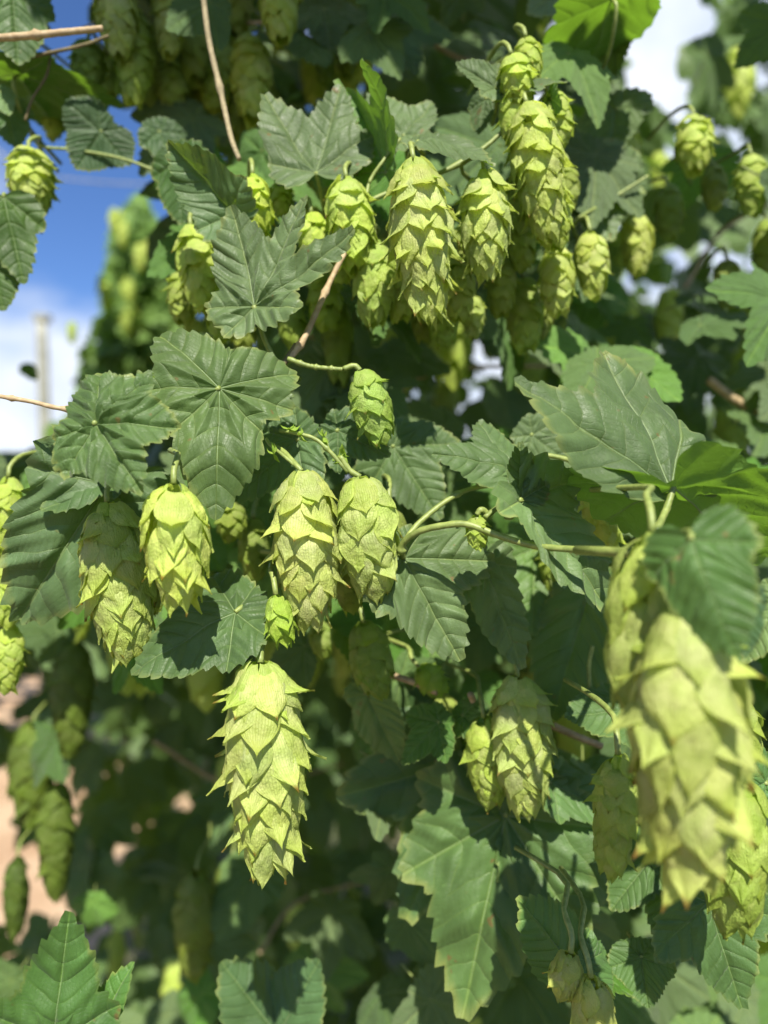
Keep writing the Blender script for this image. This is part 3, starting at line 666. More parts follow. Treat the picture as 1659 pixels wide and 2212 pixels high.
cone((600, -50, 30), (608, 98, 30), 92, 'hop cone cut by the top edge right of the twine', tint=(.90, .96, .70), tiers=7, per=5, blen=.34, flare=.3, seed=391, lod=1)
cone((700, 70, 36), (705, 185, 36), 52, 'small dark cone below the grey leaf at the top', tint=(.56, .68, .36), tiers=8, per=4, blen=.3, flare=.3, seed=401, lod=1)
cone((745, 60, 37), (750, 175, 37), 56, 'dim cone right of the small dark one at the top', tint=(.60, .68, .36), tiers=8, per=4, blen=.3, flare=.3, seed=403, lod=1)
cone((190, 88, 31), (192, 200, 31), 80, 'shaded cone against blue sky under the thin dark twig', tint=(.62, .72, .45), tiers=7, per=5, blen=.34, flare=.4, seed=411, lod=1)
cone((190, 192, 32), (196, 290, 32), 76, 'bright little cone against blue sky above the dark heart-shaped leaf', tint=(1.05, 1.08, .8), tiers=6, per=5, blen=.36, flare=.5, seed=421, lod=1)
cone((62, 322, 28), (76, 474, 28), 108, 'bright plump cone at the left edge against the sky', tint=(1.02, 1.05, .82), tiers=9, per=5, blen=.3, flare=.45, seed=431)
cone((70, 110, 32), (62, 235, 32), 74, 'faint cone at the left edge under the brown bine', tint=(.90, .98, .65), tiers=7, per=4, blen=.34, flare=.4, seed=441, lod=1)
cone((118, 235, 33), (112, 305, 33), 50, 'tiny lit cone between the yellow-green leaf and the sky', tint=(.95, 1.0, .75), tiers=6, per=4, blen=.36, flare=.4, seed=443, lod=1)
cone((425, 250, 36), (432, 310, 36), 58, 'pale blurred cone below the olive cones at upper left', tint=(1, 1.02, .8), tiers=6, per=4, blen=.4, flare=.4, seed=445, lod=1)
cone((350, 245, 38), (352, 300, 38), 46, 'pale blurred cone on blue sky left of the hanging cones', tint=(1, 1.02, .8), tiers=6, per=4, blen=.4, flare=.4, seed=447, lod=1)
cone((428, 425, 30), (432, 485, 30), 52, 'dim cone behind the folded dark leaf at upper left', tint=(.8, .9, .6), tiers=6, per=4, blen=.4, flare=.4, seed=449, lod=1)
# right side, further back
cone((1498, 252, 31), (1500, 384, 31), 88, 'lit cone against white cloud at upper right', tint=(1.0, 1.04, .8), tiers=8, per=5, blen=.32, flare=.4, seed=451, lod=1)
cone((1622, 335, 32), (1628, 472, 32), 76, 'half-lit cone at the right edge against white cloud', tint=(.84, .92, .66), tiers=8, per=4, blen=.32, flare=.4, seed=461, lod=1)
cone((1374, 460, 32), (1376, 600, 32), 72, 'blurred cone with a pinkish crown right of the two oval ones', tint=(1.02, 1.0, .82), tiers=8, per=4, blen=.32, flare=.3, seed=471, lod=1)
cone((1442, 405, 36), (1448, 525, 36), 66, 'dim blurred cone left of the lit cone at upper right', tint=(.62, .74, .46), tiers=8, per=4, blen=.32, flare=.3, seed=481, lod=1)
cone((1655, 480, 34), (1655, 600, 34), 60, 'shaded cone cut by the right edge', tint=(.66, .76, .5), tiers=7, per=4, blen=.34, flare=.3, seed=483, lod=1)
# left edge and lower left; the dark tints stand in for shade
cone((18, 1030, 25), (16, 1210, 25), 66, 'blurred bright cone at the left edge beside the ribbed oval leaf', tint=(1, 1.08, .7), tiers=9, per=4, blen=.28, flare=.5, seed=491, lod=1)
cone((22, 1200, 25), (18, 1360, 25), 62, 'blurred lime cone at the left edge, middle of a chain of three', tint=(1, 1.08, .7), tiers=8, per=4, blen=.3, flare=.5, seed=493, lod=1)
cone((24, 1350, 25.5), (14, 1500, 25.5), 66, 'blurred lime cone at the left edge, lowest of a chain of three', tint=(1, 1.08, .7), tiers=8, per=4, blen=.3, flare=.5, seed=495, lod=1)
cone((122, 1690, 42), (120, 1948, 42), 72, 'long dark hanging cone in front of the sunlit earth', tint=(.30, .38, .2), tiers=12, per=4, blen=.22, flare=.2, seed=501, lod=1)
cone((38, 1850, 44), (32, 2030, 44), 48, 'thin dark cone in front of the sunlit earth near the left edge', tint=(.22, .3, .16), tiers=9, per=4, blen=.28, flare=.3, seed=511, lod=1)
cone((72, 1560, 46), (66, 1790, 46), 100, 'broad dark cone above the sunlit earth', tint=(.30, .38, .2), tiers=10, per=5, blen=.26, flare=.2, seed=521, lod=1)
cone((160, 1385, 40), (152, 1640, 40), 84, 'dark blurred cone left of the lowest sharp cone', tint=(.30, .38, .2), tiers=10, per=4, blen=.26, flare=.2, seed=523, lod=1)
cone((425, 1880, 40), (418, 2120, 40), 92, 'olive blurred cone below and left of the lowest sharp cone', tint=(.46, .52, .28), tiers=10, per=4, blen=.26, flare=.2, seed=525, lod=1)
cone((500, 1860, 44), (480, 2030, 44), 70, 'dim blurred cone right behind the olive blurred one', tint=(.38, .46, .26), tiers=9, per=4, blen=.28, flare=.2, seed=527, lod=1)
cone((690, 1340, 27), (700, 1425, 27), 60, 'shaded cone behind the tip of the plump centre cone', tint=(.62, .72, .45), tiers=6, per=4, blen=.4, flare=.2, seed=529, lod=1)
cone((905, 1440, 26), (960, 1500, 26), 70, 'crumpled green cone above the pale broken twig', tint=(.72, .90, .45), tiers=5, per=4, blen=.5, flare=.8, seed=531, splay=.2, lod=1)
cone((498, 1085, 26), (500, 1175, 26), 80, 'dim olive cone behind the gap below the sharp three-lobed leaf', tint=(.62, .70, .42), tiers=7, per=4, blen=.36, flare=.2, seed=533, lod=1)
cone((548, 1120, 27), (550, 1260, 27), 70, 'dim cone just left of and behind the plump centre cone', tint=(.55, .65, .38), tiers=7, per=4, blen=.36, flare=.2, seed=535, lod=1)
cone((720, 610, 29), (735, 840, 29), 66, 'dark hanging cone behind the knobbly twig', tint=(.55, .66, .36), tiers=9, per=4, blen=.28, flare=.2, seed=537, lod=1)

EXTRA = [  # more cones packed between and behind the named ones: top, tip, width, tone (lowered to put shade into the colour), label
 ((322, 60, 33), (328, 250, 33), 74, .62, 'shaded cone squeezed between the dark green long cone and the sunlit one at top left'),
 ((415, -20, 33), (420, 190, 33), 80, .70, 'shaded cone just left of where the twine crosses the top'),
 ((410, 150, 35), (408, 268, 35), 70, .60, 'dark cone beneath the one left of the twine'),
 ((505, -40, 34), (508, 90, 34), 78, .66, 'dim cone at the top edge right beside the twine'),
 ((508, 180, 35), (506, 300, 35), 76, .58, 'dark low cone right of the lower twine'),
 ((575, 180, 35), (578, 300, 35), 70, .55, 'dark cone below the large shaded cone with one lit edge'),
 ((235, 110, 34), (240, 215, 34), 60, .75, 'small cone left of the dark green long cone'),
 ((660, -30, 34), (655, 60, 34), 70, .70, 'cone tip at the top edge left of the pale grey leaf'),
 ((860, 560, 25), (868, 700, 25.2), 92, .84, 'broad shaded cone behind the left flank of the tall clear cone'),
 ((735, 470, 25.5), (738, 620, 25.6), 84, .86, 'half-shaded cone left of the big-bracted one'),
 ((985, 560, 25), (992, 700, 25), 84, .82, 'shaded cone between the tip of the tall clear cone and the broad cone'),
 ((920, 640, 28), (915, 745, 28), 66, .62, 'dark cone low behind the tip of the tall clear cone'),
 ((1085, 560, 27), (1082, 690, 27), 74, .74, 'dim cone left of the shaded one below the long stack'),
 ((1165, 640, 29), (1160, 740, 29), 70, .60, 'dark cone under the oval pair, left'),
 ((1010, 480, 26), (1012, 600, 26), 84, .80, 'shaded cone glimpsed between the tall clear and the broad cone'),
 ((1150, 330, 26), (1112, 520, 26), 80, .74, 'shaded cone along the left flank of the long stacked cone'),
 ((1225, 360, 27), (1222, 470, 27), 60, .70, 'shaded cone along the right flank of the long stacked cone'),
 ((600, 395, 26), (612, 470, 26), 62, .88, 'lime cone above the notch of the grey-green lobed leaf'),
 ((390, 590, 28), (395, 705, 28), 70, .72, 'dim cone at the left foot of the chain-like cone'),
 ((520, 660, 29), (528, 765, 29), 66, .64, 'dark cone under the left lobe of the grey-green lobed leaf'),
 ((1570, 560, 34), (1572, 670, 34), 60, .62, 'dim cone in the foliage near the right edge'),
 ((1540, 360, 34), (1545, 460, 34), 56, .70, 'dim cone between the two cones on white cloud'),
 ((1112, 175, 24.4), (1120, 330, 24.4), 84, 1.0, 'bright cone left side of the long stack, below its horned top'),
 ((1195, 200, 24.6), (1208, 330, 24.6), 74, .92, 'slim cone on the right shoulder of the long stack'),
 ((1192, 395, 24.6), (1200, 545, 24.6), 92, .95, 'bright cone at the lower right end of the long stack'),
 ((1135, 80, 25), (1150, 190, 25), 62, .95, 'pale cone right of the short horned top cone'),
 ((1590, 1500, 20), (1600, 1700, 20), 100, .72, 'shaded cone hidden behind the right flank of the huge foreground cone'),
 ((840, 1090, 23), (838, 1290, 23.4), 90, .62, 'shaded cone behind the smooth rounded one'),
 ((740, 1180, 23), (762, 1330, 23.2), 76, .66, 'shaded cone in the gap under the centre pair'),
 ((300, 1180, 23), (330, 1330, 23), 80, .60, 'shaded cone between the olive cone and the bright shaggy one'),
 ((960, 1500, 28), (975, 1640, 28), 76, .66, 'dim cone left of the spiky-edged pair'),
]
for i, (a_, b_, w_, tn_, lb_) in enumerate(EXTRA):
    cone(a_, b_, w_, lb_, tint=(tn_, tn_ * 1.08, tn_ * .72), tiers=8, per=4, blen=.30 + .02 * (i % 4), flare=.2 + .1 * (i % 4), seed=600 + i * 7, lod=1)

# ------------------------------------------------------------------ the leaves one can pick out
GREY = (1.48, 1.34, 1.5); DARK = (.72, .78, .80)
leaf((474, 838, 20.1), (466, 1112, 19.7), [(0, 1.0, .33), (112, .66, .27), (78, .56, .2), (-138, .72, .27), (-92, .58, .22), (45, .42, .2), (-45, .42, .22)], roll=0, label='sharp three-lobed leaf with a pointed lower lobe, at left of centre', seed=3, pucker=1.0, cup=-.06, wave=.35, bend=-.3, foldL=-.12, foldR=-.12, ridge=3, tint=(1.18, 1.14, 1.0), petiole=[(440, 860, 20.6), (420, 884, 21)])
leaf((205, 915, 18.5), (308, 1062, 18.0), [(0, 1.0, .38), (50, .92, .38), (108, .84, .36), (155, .80, .34), (-62, .66, .36), (-112, .50, .28)], nrm=(.05, -1, .08), label='round dark leaf with deep puckers and a yellowed rim, over the shaded olive cone', seed=5, pucker=2.6, ridge=6, cup=-.14, wave=.6, bend=-.2, tint=(.88, .92, .80), petiole=[(196, 900, 19.4), (180, 885, 20.4)])
leaf((232, 1045, 22.0), (45, 1335, 22.6), [(0, 1.0, .34), (70, .42, .30), (-70, .42, .30), (140, .2, .14), (-140, .2, .14)], roll=-14, label='big ribbed oval leaf at the left, behind the shaded olive cone', seed=7, pucker=1.6, cup=-.10, wave=.3, bend=-.25, tint=(1.1, 1.1, 1.25))
leaf((240, 1030, 22.4), (80, 1000, 23.2), 'tri', roll=20, label='dim leaf above the big ribbed oval leaf', hero=1, seed=2, pucker=1.2, cup=-.1, wave=.4, tint=(.9, 1, .95))
leaf((508, 1322, 20.7), (288, 1452, 20.3), [(0, 1.0, .36), (-88, .62, .27), (60, .52, .30), (112, .30, .24), (-140, .32, .22)], roll=10, label='two-tone leaf, half in shadow, whose tip points left above the lowest cone', seed=9, pucker=1.2, cup=-.12, wave=.4, bend=-.2, foldR=-.18, foldL=.1, tint=(.95, 1.02, .95), petiole=[(530, 1310, 20.9), (560, 1325, 21)])
leaf((548, 660, 22.0), (502, 455, 22.6), [(0, 1.0, .30), (-40, 1.08, .15), (-74, 1.12, .17), (-120, .50, .22), (72, .46, .24), (125, .36, .2)], roll=0, nrm=(-.25, -1, .15), label='grey-green three-lobed leaf with fingers pointing up, above the sharp leaf', seed=11, pucker=1.6, ridge=3.5, cup=.10, wave=.7, bend=.2, tint=GREY, petiole=[(570, 730, 22.4), (592, 775, 22.6)])
leaf((505, 462, 24.0), (365, 308, 23.4), [(0, 1.0, .36), (75, .45, .3), (-75, .45, .3)], roll=-35, label='folded dark leaf with a pale edge left of the hanging twine end', hero=1, seed=12, foldL=.5, foldR=.5, bend=.3, tint=(1.0, 1.05, 1.1))
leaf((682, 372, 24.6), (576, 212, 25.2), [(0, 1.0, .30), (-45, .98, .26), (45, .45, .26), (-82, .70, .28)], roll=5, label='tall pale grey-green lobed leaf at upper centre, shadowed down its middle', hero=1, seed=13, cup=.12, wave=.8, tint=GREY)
leaf((832, 372, 24.8), (742, 178, 25.6), [(0, 1.0, .25), (-48, .80, .24), (48, .80, .24), (-100, .4, .2)], roll=-40, label='leaf with a curled yellow-green edge right of the tall pale lobed leaf', hero=1, seed=14, cup=.2, wave=1.0, foldR=.5, tint=(1.1, 1.1, 1.1), mat=MLEAFY)
leaf((905, 305, 23.2), (1060, 358, 22.6), [(0, 1.0, .42), (75, .5, .34), (-75, .35, .2)], roll=-32, label='serrated leaf arching over the broad cone at top centre', hero=2, seed=15, pucker=1.1, foldR=.2, foldL=-.2, bend=-.5, tint=GREY)
leaf((870, 290, 26.0), (800, 205, 27.0), 'tri', roll=10, label='dim leaf between the two pale leaves at upper centre', hero=1, seed=15, tint=GREY)
leaf((1070, 190, 24.4), (985, 138, 24.2), 'heart', roll=15, label='small pale leaf pointing left from the top of the long stacked cone', hero=1, seed=16, foldL=.4, foldR=.1, tint=GREY)
leaf((1125, 195, 24.3), (1222, 180, 24.6), 'heart', roll=-35, label='small pale leaf pointing right from the top of the long stacked cone', hero=1, seed=17, foldL=-.2, foldR=.3, bend=-.4, tint=GREY)
leaf((1190, 215, 24.2), (1215, 235, 23.6), 'heart', roll=60, label='small lime leaf under the pale one pointing right', hero=1, seed=18, mat=MLEAFY)
leaf((1048, 215, 25.6), (1035, 290, 25.6), 'heart', roll=30, label='narrow dim leaf left of the long stacked cone', hero=1, seed=18)
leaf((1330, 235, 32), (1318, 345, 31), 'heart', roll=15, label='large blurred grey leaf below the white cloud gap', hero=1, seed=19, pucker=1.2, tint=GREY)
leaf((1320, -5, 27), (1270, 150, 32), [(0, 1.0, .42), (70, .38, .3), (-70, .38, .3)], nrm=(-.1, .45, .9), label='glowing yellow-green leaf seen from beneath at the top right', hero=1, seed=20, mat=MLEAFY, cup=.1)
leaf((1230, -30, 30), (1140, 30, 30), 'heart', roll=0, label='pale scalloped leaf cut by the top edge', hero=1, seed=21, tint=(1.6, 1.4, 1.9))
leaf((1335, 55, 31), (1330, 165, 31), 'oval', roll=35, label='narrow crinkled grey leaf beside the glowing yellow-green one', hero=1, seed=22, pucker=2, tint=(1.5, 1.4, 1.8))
leaf((1350, 380, 31), (1228, 400, 30), 'heart', roll=-20, label='soft grey leaf right of the long stacked cone', hero=1, seed=23, tint=GREY)
leaf((1270, 400, 31), (1320, 520, 30), 'tri', roll=-10, label='blurred veined leaf above the two oval cones', hero=1, seed=24, pucker=1.5, tint=GREY)
leaf((700, 20, 33), (715, 110, 32), 'tri', roll=0, label='pale grey leaf at the top edge, centre', hero=1, seed=25, tint=GREY)
leaf((830, 40, 34), (900, 160, 33), 'five', roll=-15, label='dark blue-green leaf at the top, right of centre', hero=1, seed=26, tint=(.9, 1, 1.2))
leaf((1000, -20, 36), (960, 60, 36), 'tri', roll=10, label='dark leaf at the top edge above the horned cone', hero=1, seed=27)
# foreground right
leaf((1452, 1058, 18.8), (1122, 835, 18.6), [(0, 1.0, .26), (-44, .90, .30), (-80, .45, .30)], roll=12, label='large blurred grey-green leaf sweeping left across the right foreground', seed=31, pucker=.9, foldL=.25, foldR=-.12, bend=.15, cup=-.05, tint=(1.2, 1.15, 1.2), petiole=[(1440, 1100, 18.3), (1412, 1150, 17.4)], pr=.0008)
leaf((1456, 1050, 18.2), (1630, 1225, 22.5), [(0, 1.0, .38), (60, .45, .3), (-70, .25, .2)], nrm=(.15, .6, .8), label='blurred leaf lit through to bright yellow-green at the right foreground', seed=32, pucker=.8, foldL=.2, cup=.1, mat=MLEAFY, petiole=[(1440, 1096, 18.0), (1416, 1150, 17.4)], pr=.0008)
leaf((1492, 1165, 13.6), (1588, 1410, 13.0), [(0, 1.0, .38), (72, .5, .34), (-72, .5, .30)], roll=18, label='blurred dark leaf draped over the top of the huge foreground cone', seed=33, pucker=.9, foldL=-.3, foldR=-.3, bend=-.5, tint=(.75, .95, .62))
leaf((1600, 1290, 15), (1610, 1420, 15), 'heart', roll=-40, label='teal-shaded leaf edge behind the draped dark leaf', hero=1, seed=34, tint=(.9, 1.1, 1.2))
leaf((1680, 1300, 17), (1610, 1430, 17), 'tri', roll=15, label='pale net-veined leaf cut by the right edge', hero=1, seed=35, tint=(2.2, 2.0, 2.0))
# centre right
leaf((1118, 1022, 22.0), (938, 985, 21.4), [(0, 1.0, .30), (-62, .80, .34), (62, .2, .16)], roll=20, label='triangular serrated leaf on the thin stem right of centre', hero=2, seed=36, pucker=1, foldL=-.2, cup=-.1, bend=-.25, tint=(1.15, 1.15, 1.15), petiole=[(1080, 1010, 22), (1030, 1048, 22)])
leaf((1126, 1080, 19.7), (1325, 1332, 19.7), [(0, 1.0, .26), (72, .42, .24), (-95, .28, .16)], roll=-8, label='sharp folded leaf hanging in front of the slender bright cone', hero=2, seed=37, pucker=1.5, foldL=-.1, foldR=.6, bend=-.15, tint=(1.35, 1.3, 1.35), petiole=[(1100, 1083, 20.2), (1070, 1100, 20.1), (1048, 1118, 19.9)])
leaf((1128, 1078, 19.75), (1122, 958, 20.1), [(0, 1.0, .26), (60, .4, .2), (-60, .5, .25)], roll=35, label='upright serrated flap rising from the top of the folded leaf', hero=2, seed=38, pucker=1.0, foldR=.5, tint=(1.1, 1.1, 1.0))
leaf((872, 1205, 21.2), (990, 1422, 21.2), [(0, 1.0, .32), (60, .84, .30), (-58, .52, .30), (115, .3, .2)], roll=-5, label='broad ribbed leaf right of the smooth rounded cone', hero=2, seed=39, pucker=1.6, cup=-.1, wave=.4, tint=(1.35, 1.25, 1.35), petiole=[(868, 1190, 21)])
leaf((1045, 1215, 22.4), (1125, 1440, 22.8), [(0, 1.0, .24), (60, .3, .2), (-60, .4, .2)], roll=-15, label='slim pale leaf hanging right of the broad ribbed leaf', hero=1, seed=40, pucker=1.3, tint=(1.4, 1.3, 1.4))
leaf((850, 965, 25.0), (950, 1120, 24.6), 'tri', roll=5, label='soft leaf behind and right of the smooth rounded cone', hero=1, seed=41, pucker=1.2, tint=(1.15, 1.15, 1.1))
leaf((640, 950, 22.4), (500, 1080, 22.4), 'tri', roll=10, label='dark ribbed leaf behind the stalk of the plump centre cone', hero=2, seed=42, pucker=1.5, tint=(.9, .95, 1))
leaf((730, 930, 22.8), (842, 985, 22.6), 'tri', roll=5, label='dark ribbed leaf behind the stalk of the smooth rounded cone', hero=2, seed=43, pucker=1.5, tint=(.9, .95, 1))
leaf((1270, 1280, 25.5), (1195, 1545, 25.2), 'oval', roll=10, label='long shaded leaf left of the blurred olive cone', hero=1, seed=44, tint=(1.1, 1.15, 1.1))
leaf((1345, 1535, 23.2), (1222, 1548, 23.0), [(0, 1.0, .50), (80, .7, .35), (-80, .6, .3)], roll=12, label='small round serrated leaf with fine ribs left of the huge foreground cone', hero=1, seed=45, pucker=1.5, tint=(1.1, 1.2, 1))
leaf((1155, 1185, 27), (1150, 1370, 26), 'tri', roll=-15, label='lit leaf behind the dim narrow cone', hero=1, seed=46, tint=(1.3, 1.4, 1.0))
leaf((1150, 940, 25), (1240, 1010, 25), 'heart', roll=5, label='grey leaf behind the top of the folded leaf', hero=1, seed=47, tint=GREY)
leaf((1655, 1690, 19.5), (1590, 1600, 19.5), 'heart', roll=10, label='crisp green leaf at the right edge beside the shaded smooth cone', hero=1, seed=48, pucker=1.5, tint=(1.0, 1.3, .9))
# bottom
leaf((1092, 1762, 25.5), (1002, 2185, 24.4), [(0, 1.0, .30), (48, .66, .26), (-46, .62, .26), (-95, .5, .24), (100, .5, .24)], roll=0, label='very large lobed leaf dappled with shadow at lower centre', hero=2, seed=50, pucker=1.2, cup=-.05, wave=.3, tint=(1.15, 1.25, 1.0))
leaf((1040, 1640, 27.5), (880, 1980, 27), 'five', roll=-12, label='huge shaded leaf left of the large dappled leaf', hero=1, seed=51, tint=(.8, .95, .85))
leaf((1150, 1740, 26.5), (1325, 1945, 26.5), 'tri', roll=-10, label='shaded leaf right of the large dappled leaf', hero=1, seed=52, tint=(.95, 1.1, .95))
leaf((1240, 2092, 21.5), (1121, 1942, 21.5), [(0, 1.0, .40), (75, .35, .25), (-75, .42, .3), (150, .2, .15)], roll=0, label='oval serrated leaf with its tip at upper left, above the cone at the bottom edge', hero=2, seed=53, pucker=1.0, foldL=.1, foldR=.1, tint=(1.05, 1.3, .9))
leaf((1180, 2000, 23), (1360, 2150, 22), 'oval', roll=-45, label='dark narrow leaf behind the oval serrated leaf', hero=1, seed=54, tint=(.85, 1.1, .6), mat=MLEAFY)
leaf((1385, 2068, 22.5), (1400, 2175, 22.0), [(0, 1.0, .52), (75, .8, .45), (-75, .8, .45), (140, .45, .3), (-140, .45, .3)], roll=10, label='heart-shaped ribbed leaf at the bottom right', hero=1, seed=55, pucker=1.3, foldL=.25, foldR=.25, tint=(1.1, 1.25, 1))
leaf((1272, 2075, 21.5), (1320, 2165, 21.5), 'heart', roll=-20, label='small leaf just right of the cone at the bottom edge', hero=1, seed=56, tint=(1, 1.25, .9))
leaf((1530, 1950, 21.5), (1600, 2170, 21.2), 'tri', roll=-5, label='veined leaf beneath the shaded smooth cone', hero=1, seed=57, pucker=1.3, tint=(1.0, 1.15, .95))
leaf((1400, 1860, 23.5), (1320, 1965, 23.2), 'heart', roll=10, label='blurred leaf below the slim spiky olive cone', hero=1, seed=58, pucker=1.3, tint=(1.1, 1.25, .95))
leaf((1470, 1880, 23), (1440, 2060, 22.6), 'oval', roll=0, label='blurred leaf under the tip of the huge foreground cone', hero=1, seed=59, pucker=1.3, tint=(1.1, 1.25, 1))
leaf((1190, 1690, 25), (1330, 1760, 25), 'heart', roll=-20, label='lit leaf with a round shadow, right of the spiky-edged cone', hero=1, seed=60, tint=(1.1, 1.25, 1))
leaf((115, 2250, 18.4), (150, 1975, 18.8), [(0, 1.0, .30), (62, .60, .30), (-60, .55, .30)], roll=0, label='half-lit lobed leaf rising from the bottom left corner', hero=2, seed=61, pucker=.9, foldL=.15, foldR=.15, wave=.3, tint=(.95, 1.3, .8))
leaf((185, 2260, 18.9), (290, 2080, 19.6), [(0, 1.0, .24), (55, .5, .24), (-55, .5, .24)], roll=-25, label='curled leaf lobe right of the half-lit leaf in the bottom left corner', hero=1, seed=62, foldL=.5, tint=(.9, 1.25, .75))
leaf((600, 2235, 27), (480, 2080, 27), 'heart', roll=0, label='grey-green leaf wing at the bottom, left of the notch', hero=1, seed=63, tint=(.9, 1.05, 1.1))
leaf((600, 2235, 27), (690, 2075, 27), 'heart', roll=0, label='grey-green leaf wing at the bottom, right of the notch', hero=1, seed=64, tint=(.9, 1.05, 1.1))
leaf((945, 1560, 25), (870, 1650, 25), 'tri', roll=20, label='green curled leaf left of the small yellowish cone', hero=1, seed=65, mat=MLEAFY, tint=(.9, 1, .9))
leaf((1000, 1545, 25), (1050, 1600, 24), 'heart', roll=40, label='small curled lime leaf touching the small yellowish cone', hero=1, seed=66, mat=MLEAFY)
leaf((790, 1500, 27), (860, 1640, 27), 'oval', roll=40, label='pale torn-looking leaf below the dull green shaded cone', hero=1, seed=67, tint=(1.8, 1.8, 1.5))
# top left
leaf((28, -10, 27), (40, 140, 27), 'heart', roll=0, label='dark leaf in the top left corner', hero=1, seed=70, tint=(.7, .85, .6))
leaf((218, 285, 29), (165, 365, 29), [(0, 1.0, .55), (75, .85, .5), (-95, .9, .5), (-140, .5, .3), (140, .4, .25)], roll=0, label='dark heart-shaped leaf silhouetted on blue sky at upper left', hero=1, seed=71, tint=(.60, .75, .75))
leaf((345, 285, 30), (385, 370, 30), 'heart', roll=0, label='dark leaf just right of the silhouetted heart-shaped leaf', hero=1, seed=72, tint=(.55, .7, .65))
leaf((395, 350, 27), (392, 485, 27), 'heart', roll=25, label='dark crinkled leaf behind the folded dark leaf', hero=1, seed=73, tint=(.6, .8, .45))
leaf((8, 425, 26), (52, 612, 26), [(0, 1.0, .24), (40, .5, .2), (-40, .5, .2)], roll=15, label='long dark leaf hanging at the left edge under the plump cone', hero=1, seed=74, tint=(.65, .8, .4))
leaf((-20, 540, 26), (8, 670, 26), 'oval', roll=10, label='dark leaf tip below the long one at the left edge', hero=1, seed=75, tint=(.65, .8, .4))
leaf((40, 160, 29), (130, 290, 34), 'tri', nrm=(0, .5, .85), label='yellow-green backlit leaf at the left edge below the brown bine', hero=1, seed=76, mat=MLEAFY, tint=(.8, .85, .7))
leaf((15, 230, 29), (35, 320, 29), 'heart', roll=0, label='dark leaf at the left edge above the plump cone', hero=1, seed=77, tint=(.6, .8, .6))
leaf((95, 45, 30), (75, 40, 30), 'oval', roll=30, label='small bright leaf above the brown bine', hero=1, seed=78, mat=MLEAFY)
leaf((0, 200, 28), (20, 250, 28), 'heart', roll=0, label='small pale leaf at the left edge', hero=1, seed=79, tint=(1.6, 1.6, 1.6))
leaf((58, 795, 60), (78, 822, 60), 'heart', nrm=(.2, -1, .8), mat=MLEAFY, label='small far leaf floating beside the post', hero=1, seed=80, tint=(1.3, 1.4, 1))

# ------------------------------------------------------------------ bines, stems, twigs
stem([(-40, 848, 20.6), (0, 856, 20.6), (70, 868, 20.5), (130, 882, 20.5), (230, 890, 21.0)], .00055, .0007, 'thin brown bine entering from the left edge behind the round puckered leaf', MSTEMB, nodes=(.35, .8))
stem([(230, 890, 21.0), (330, 888, 21.2), (420, 884, 21.2), (520, 860, 21.6), (600, 800, 22.0), (640, 745, 22.4)], .0009, .0009, 'green-brown bine passing behind the sharp three-lobed leaf', MSTEMD, nodes=(.5,))
stem([(622, 778, 22.2), (655, 735, 22.4), (690, 660, 22.8), (722, 590, 23.2), (760, 520, 24)], .0010, .0008, 'pale brown woody stem slanting up from the knobbly twig', MSTEMB, nodes=(.2, .6))
stem([(622, 775, 21.9), (665, 790, 21.8), (700, 795, 21.7), (740, 798, 21.6)], .00075, .0006, 'knobbly yellowish twig carrying the small green cone', MSTEMG, nodes=(.2, .5, .8), wob=.12)
stem([(868, 1195, 20.8), (872, 1172, 20.6), (905, 1148, 20.3), (960, 1135, 20.0), (1010, 1133, 19.8), (1080, 1158, 19.6), (1150, 1178, 19.2), (1230, 1186, 18.6), (1345, 1190, 17.6), (1420, 1175, 17.0)], .00098, .00085, 'thick curved olive-green stem running right from the smooth rounded cone', MSTEMG, n=70, nodes=(.04,))
stem([(868, 1180, 20.9), (900, 1135, 21.3), (960, 1085, 21.7), (1020, 1055, 22), (1112, 1043, 22.3)], .00085, .0007, 'straight green side stem forking up behind the curved one', MSTEMG, nodes=(.62,))
tw = stem([(604, 930, 20.9), (640, 936, 20.8), (680, 948, 20.7), (712, 975, 20.6), (752, 1020, 20.6)], .00055, .0006, 'thin green bud-bearing stalk of the smooth rounded cone', MSTEMG, nodes=(.3, .7))
stem([(575, 948, 21.2), (585, 962, 21.0), (612, 984, 20.7), (640, 1008, 20.5)], .0005, .0005, 'short green stalk of the plump centre cone', MSTEMG)
twine = stem([(430, -90, 27), (440, 0, 27), (452, 90, 26.8), (475, 190, 26.6), (486, 240, 26.4), (500, 300, 26), (517, 345, 25.6)], .00105, .0008, 'pale brown dry bine dangling from the top edge', MTWINE, nodes=(.5,))
stem([(-60, 86, 25), (60, 78, 25), (140, 70, 25), (222, 62, 25)], .0013, .0010, 'thick brown dry bine at the top left, ending in the cones', MSTEMB, nodes=(.4,))
stem([(30, 132, 27.5), (110, 114, 27.5), (180, 98, 27.5), (235, 78, 27.5)], .0007, .0006, 'thin dark twig below the thick brown bine', MSTEMD)
stem([(110, 118, 28), (100, 165, 28), (70, 215, 28), (55, 260, 28)], .0005, .0005, 'thin dark side shoot hanging from the dark twig', MSTEMD)
stem([(70, 58, 30), (120, 70, 30), (190, 55, 30), (235, 20, 30)], .0003, .0003, 'wispy grey tendril above the thick brown bine', MTWINE)
stem([(65, 290, 29), (90, 316, 29), (160, 324, 29), (260, 342, 29), (345, 372, 29)], .0006, .0006, 'thin green stalk crossing the blue sky behind the heart-shaped leaf', MSTEMG)
stem([(640, 38, 34), (600, 42, 34), (540, 50, 34), (470, 40, 34)], .0009, .0009, 'blurred reddish twig at the top behind the twine', MSTEMB)
stem([(845, 1458, 26), (895, 1474, 26), (945, 1496, 25.6)], .0012, .0012, 'pale broken twig below the broad ribbed leaf', MSTEMB)
stem([(1190, 1566, 26), (1240, 1588, 26), (1300, 1612, 26)], .0014, .0012, 'short tan twig left of the huge foreground cone', MSTEMB)
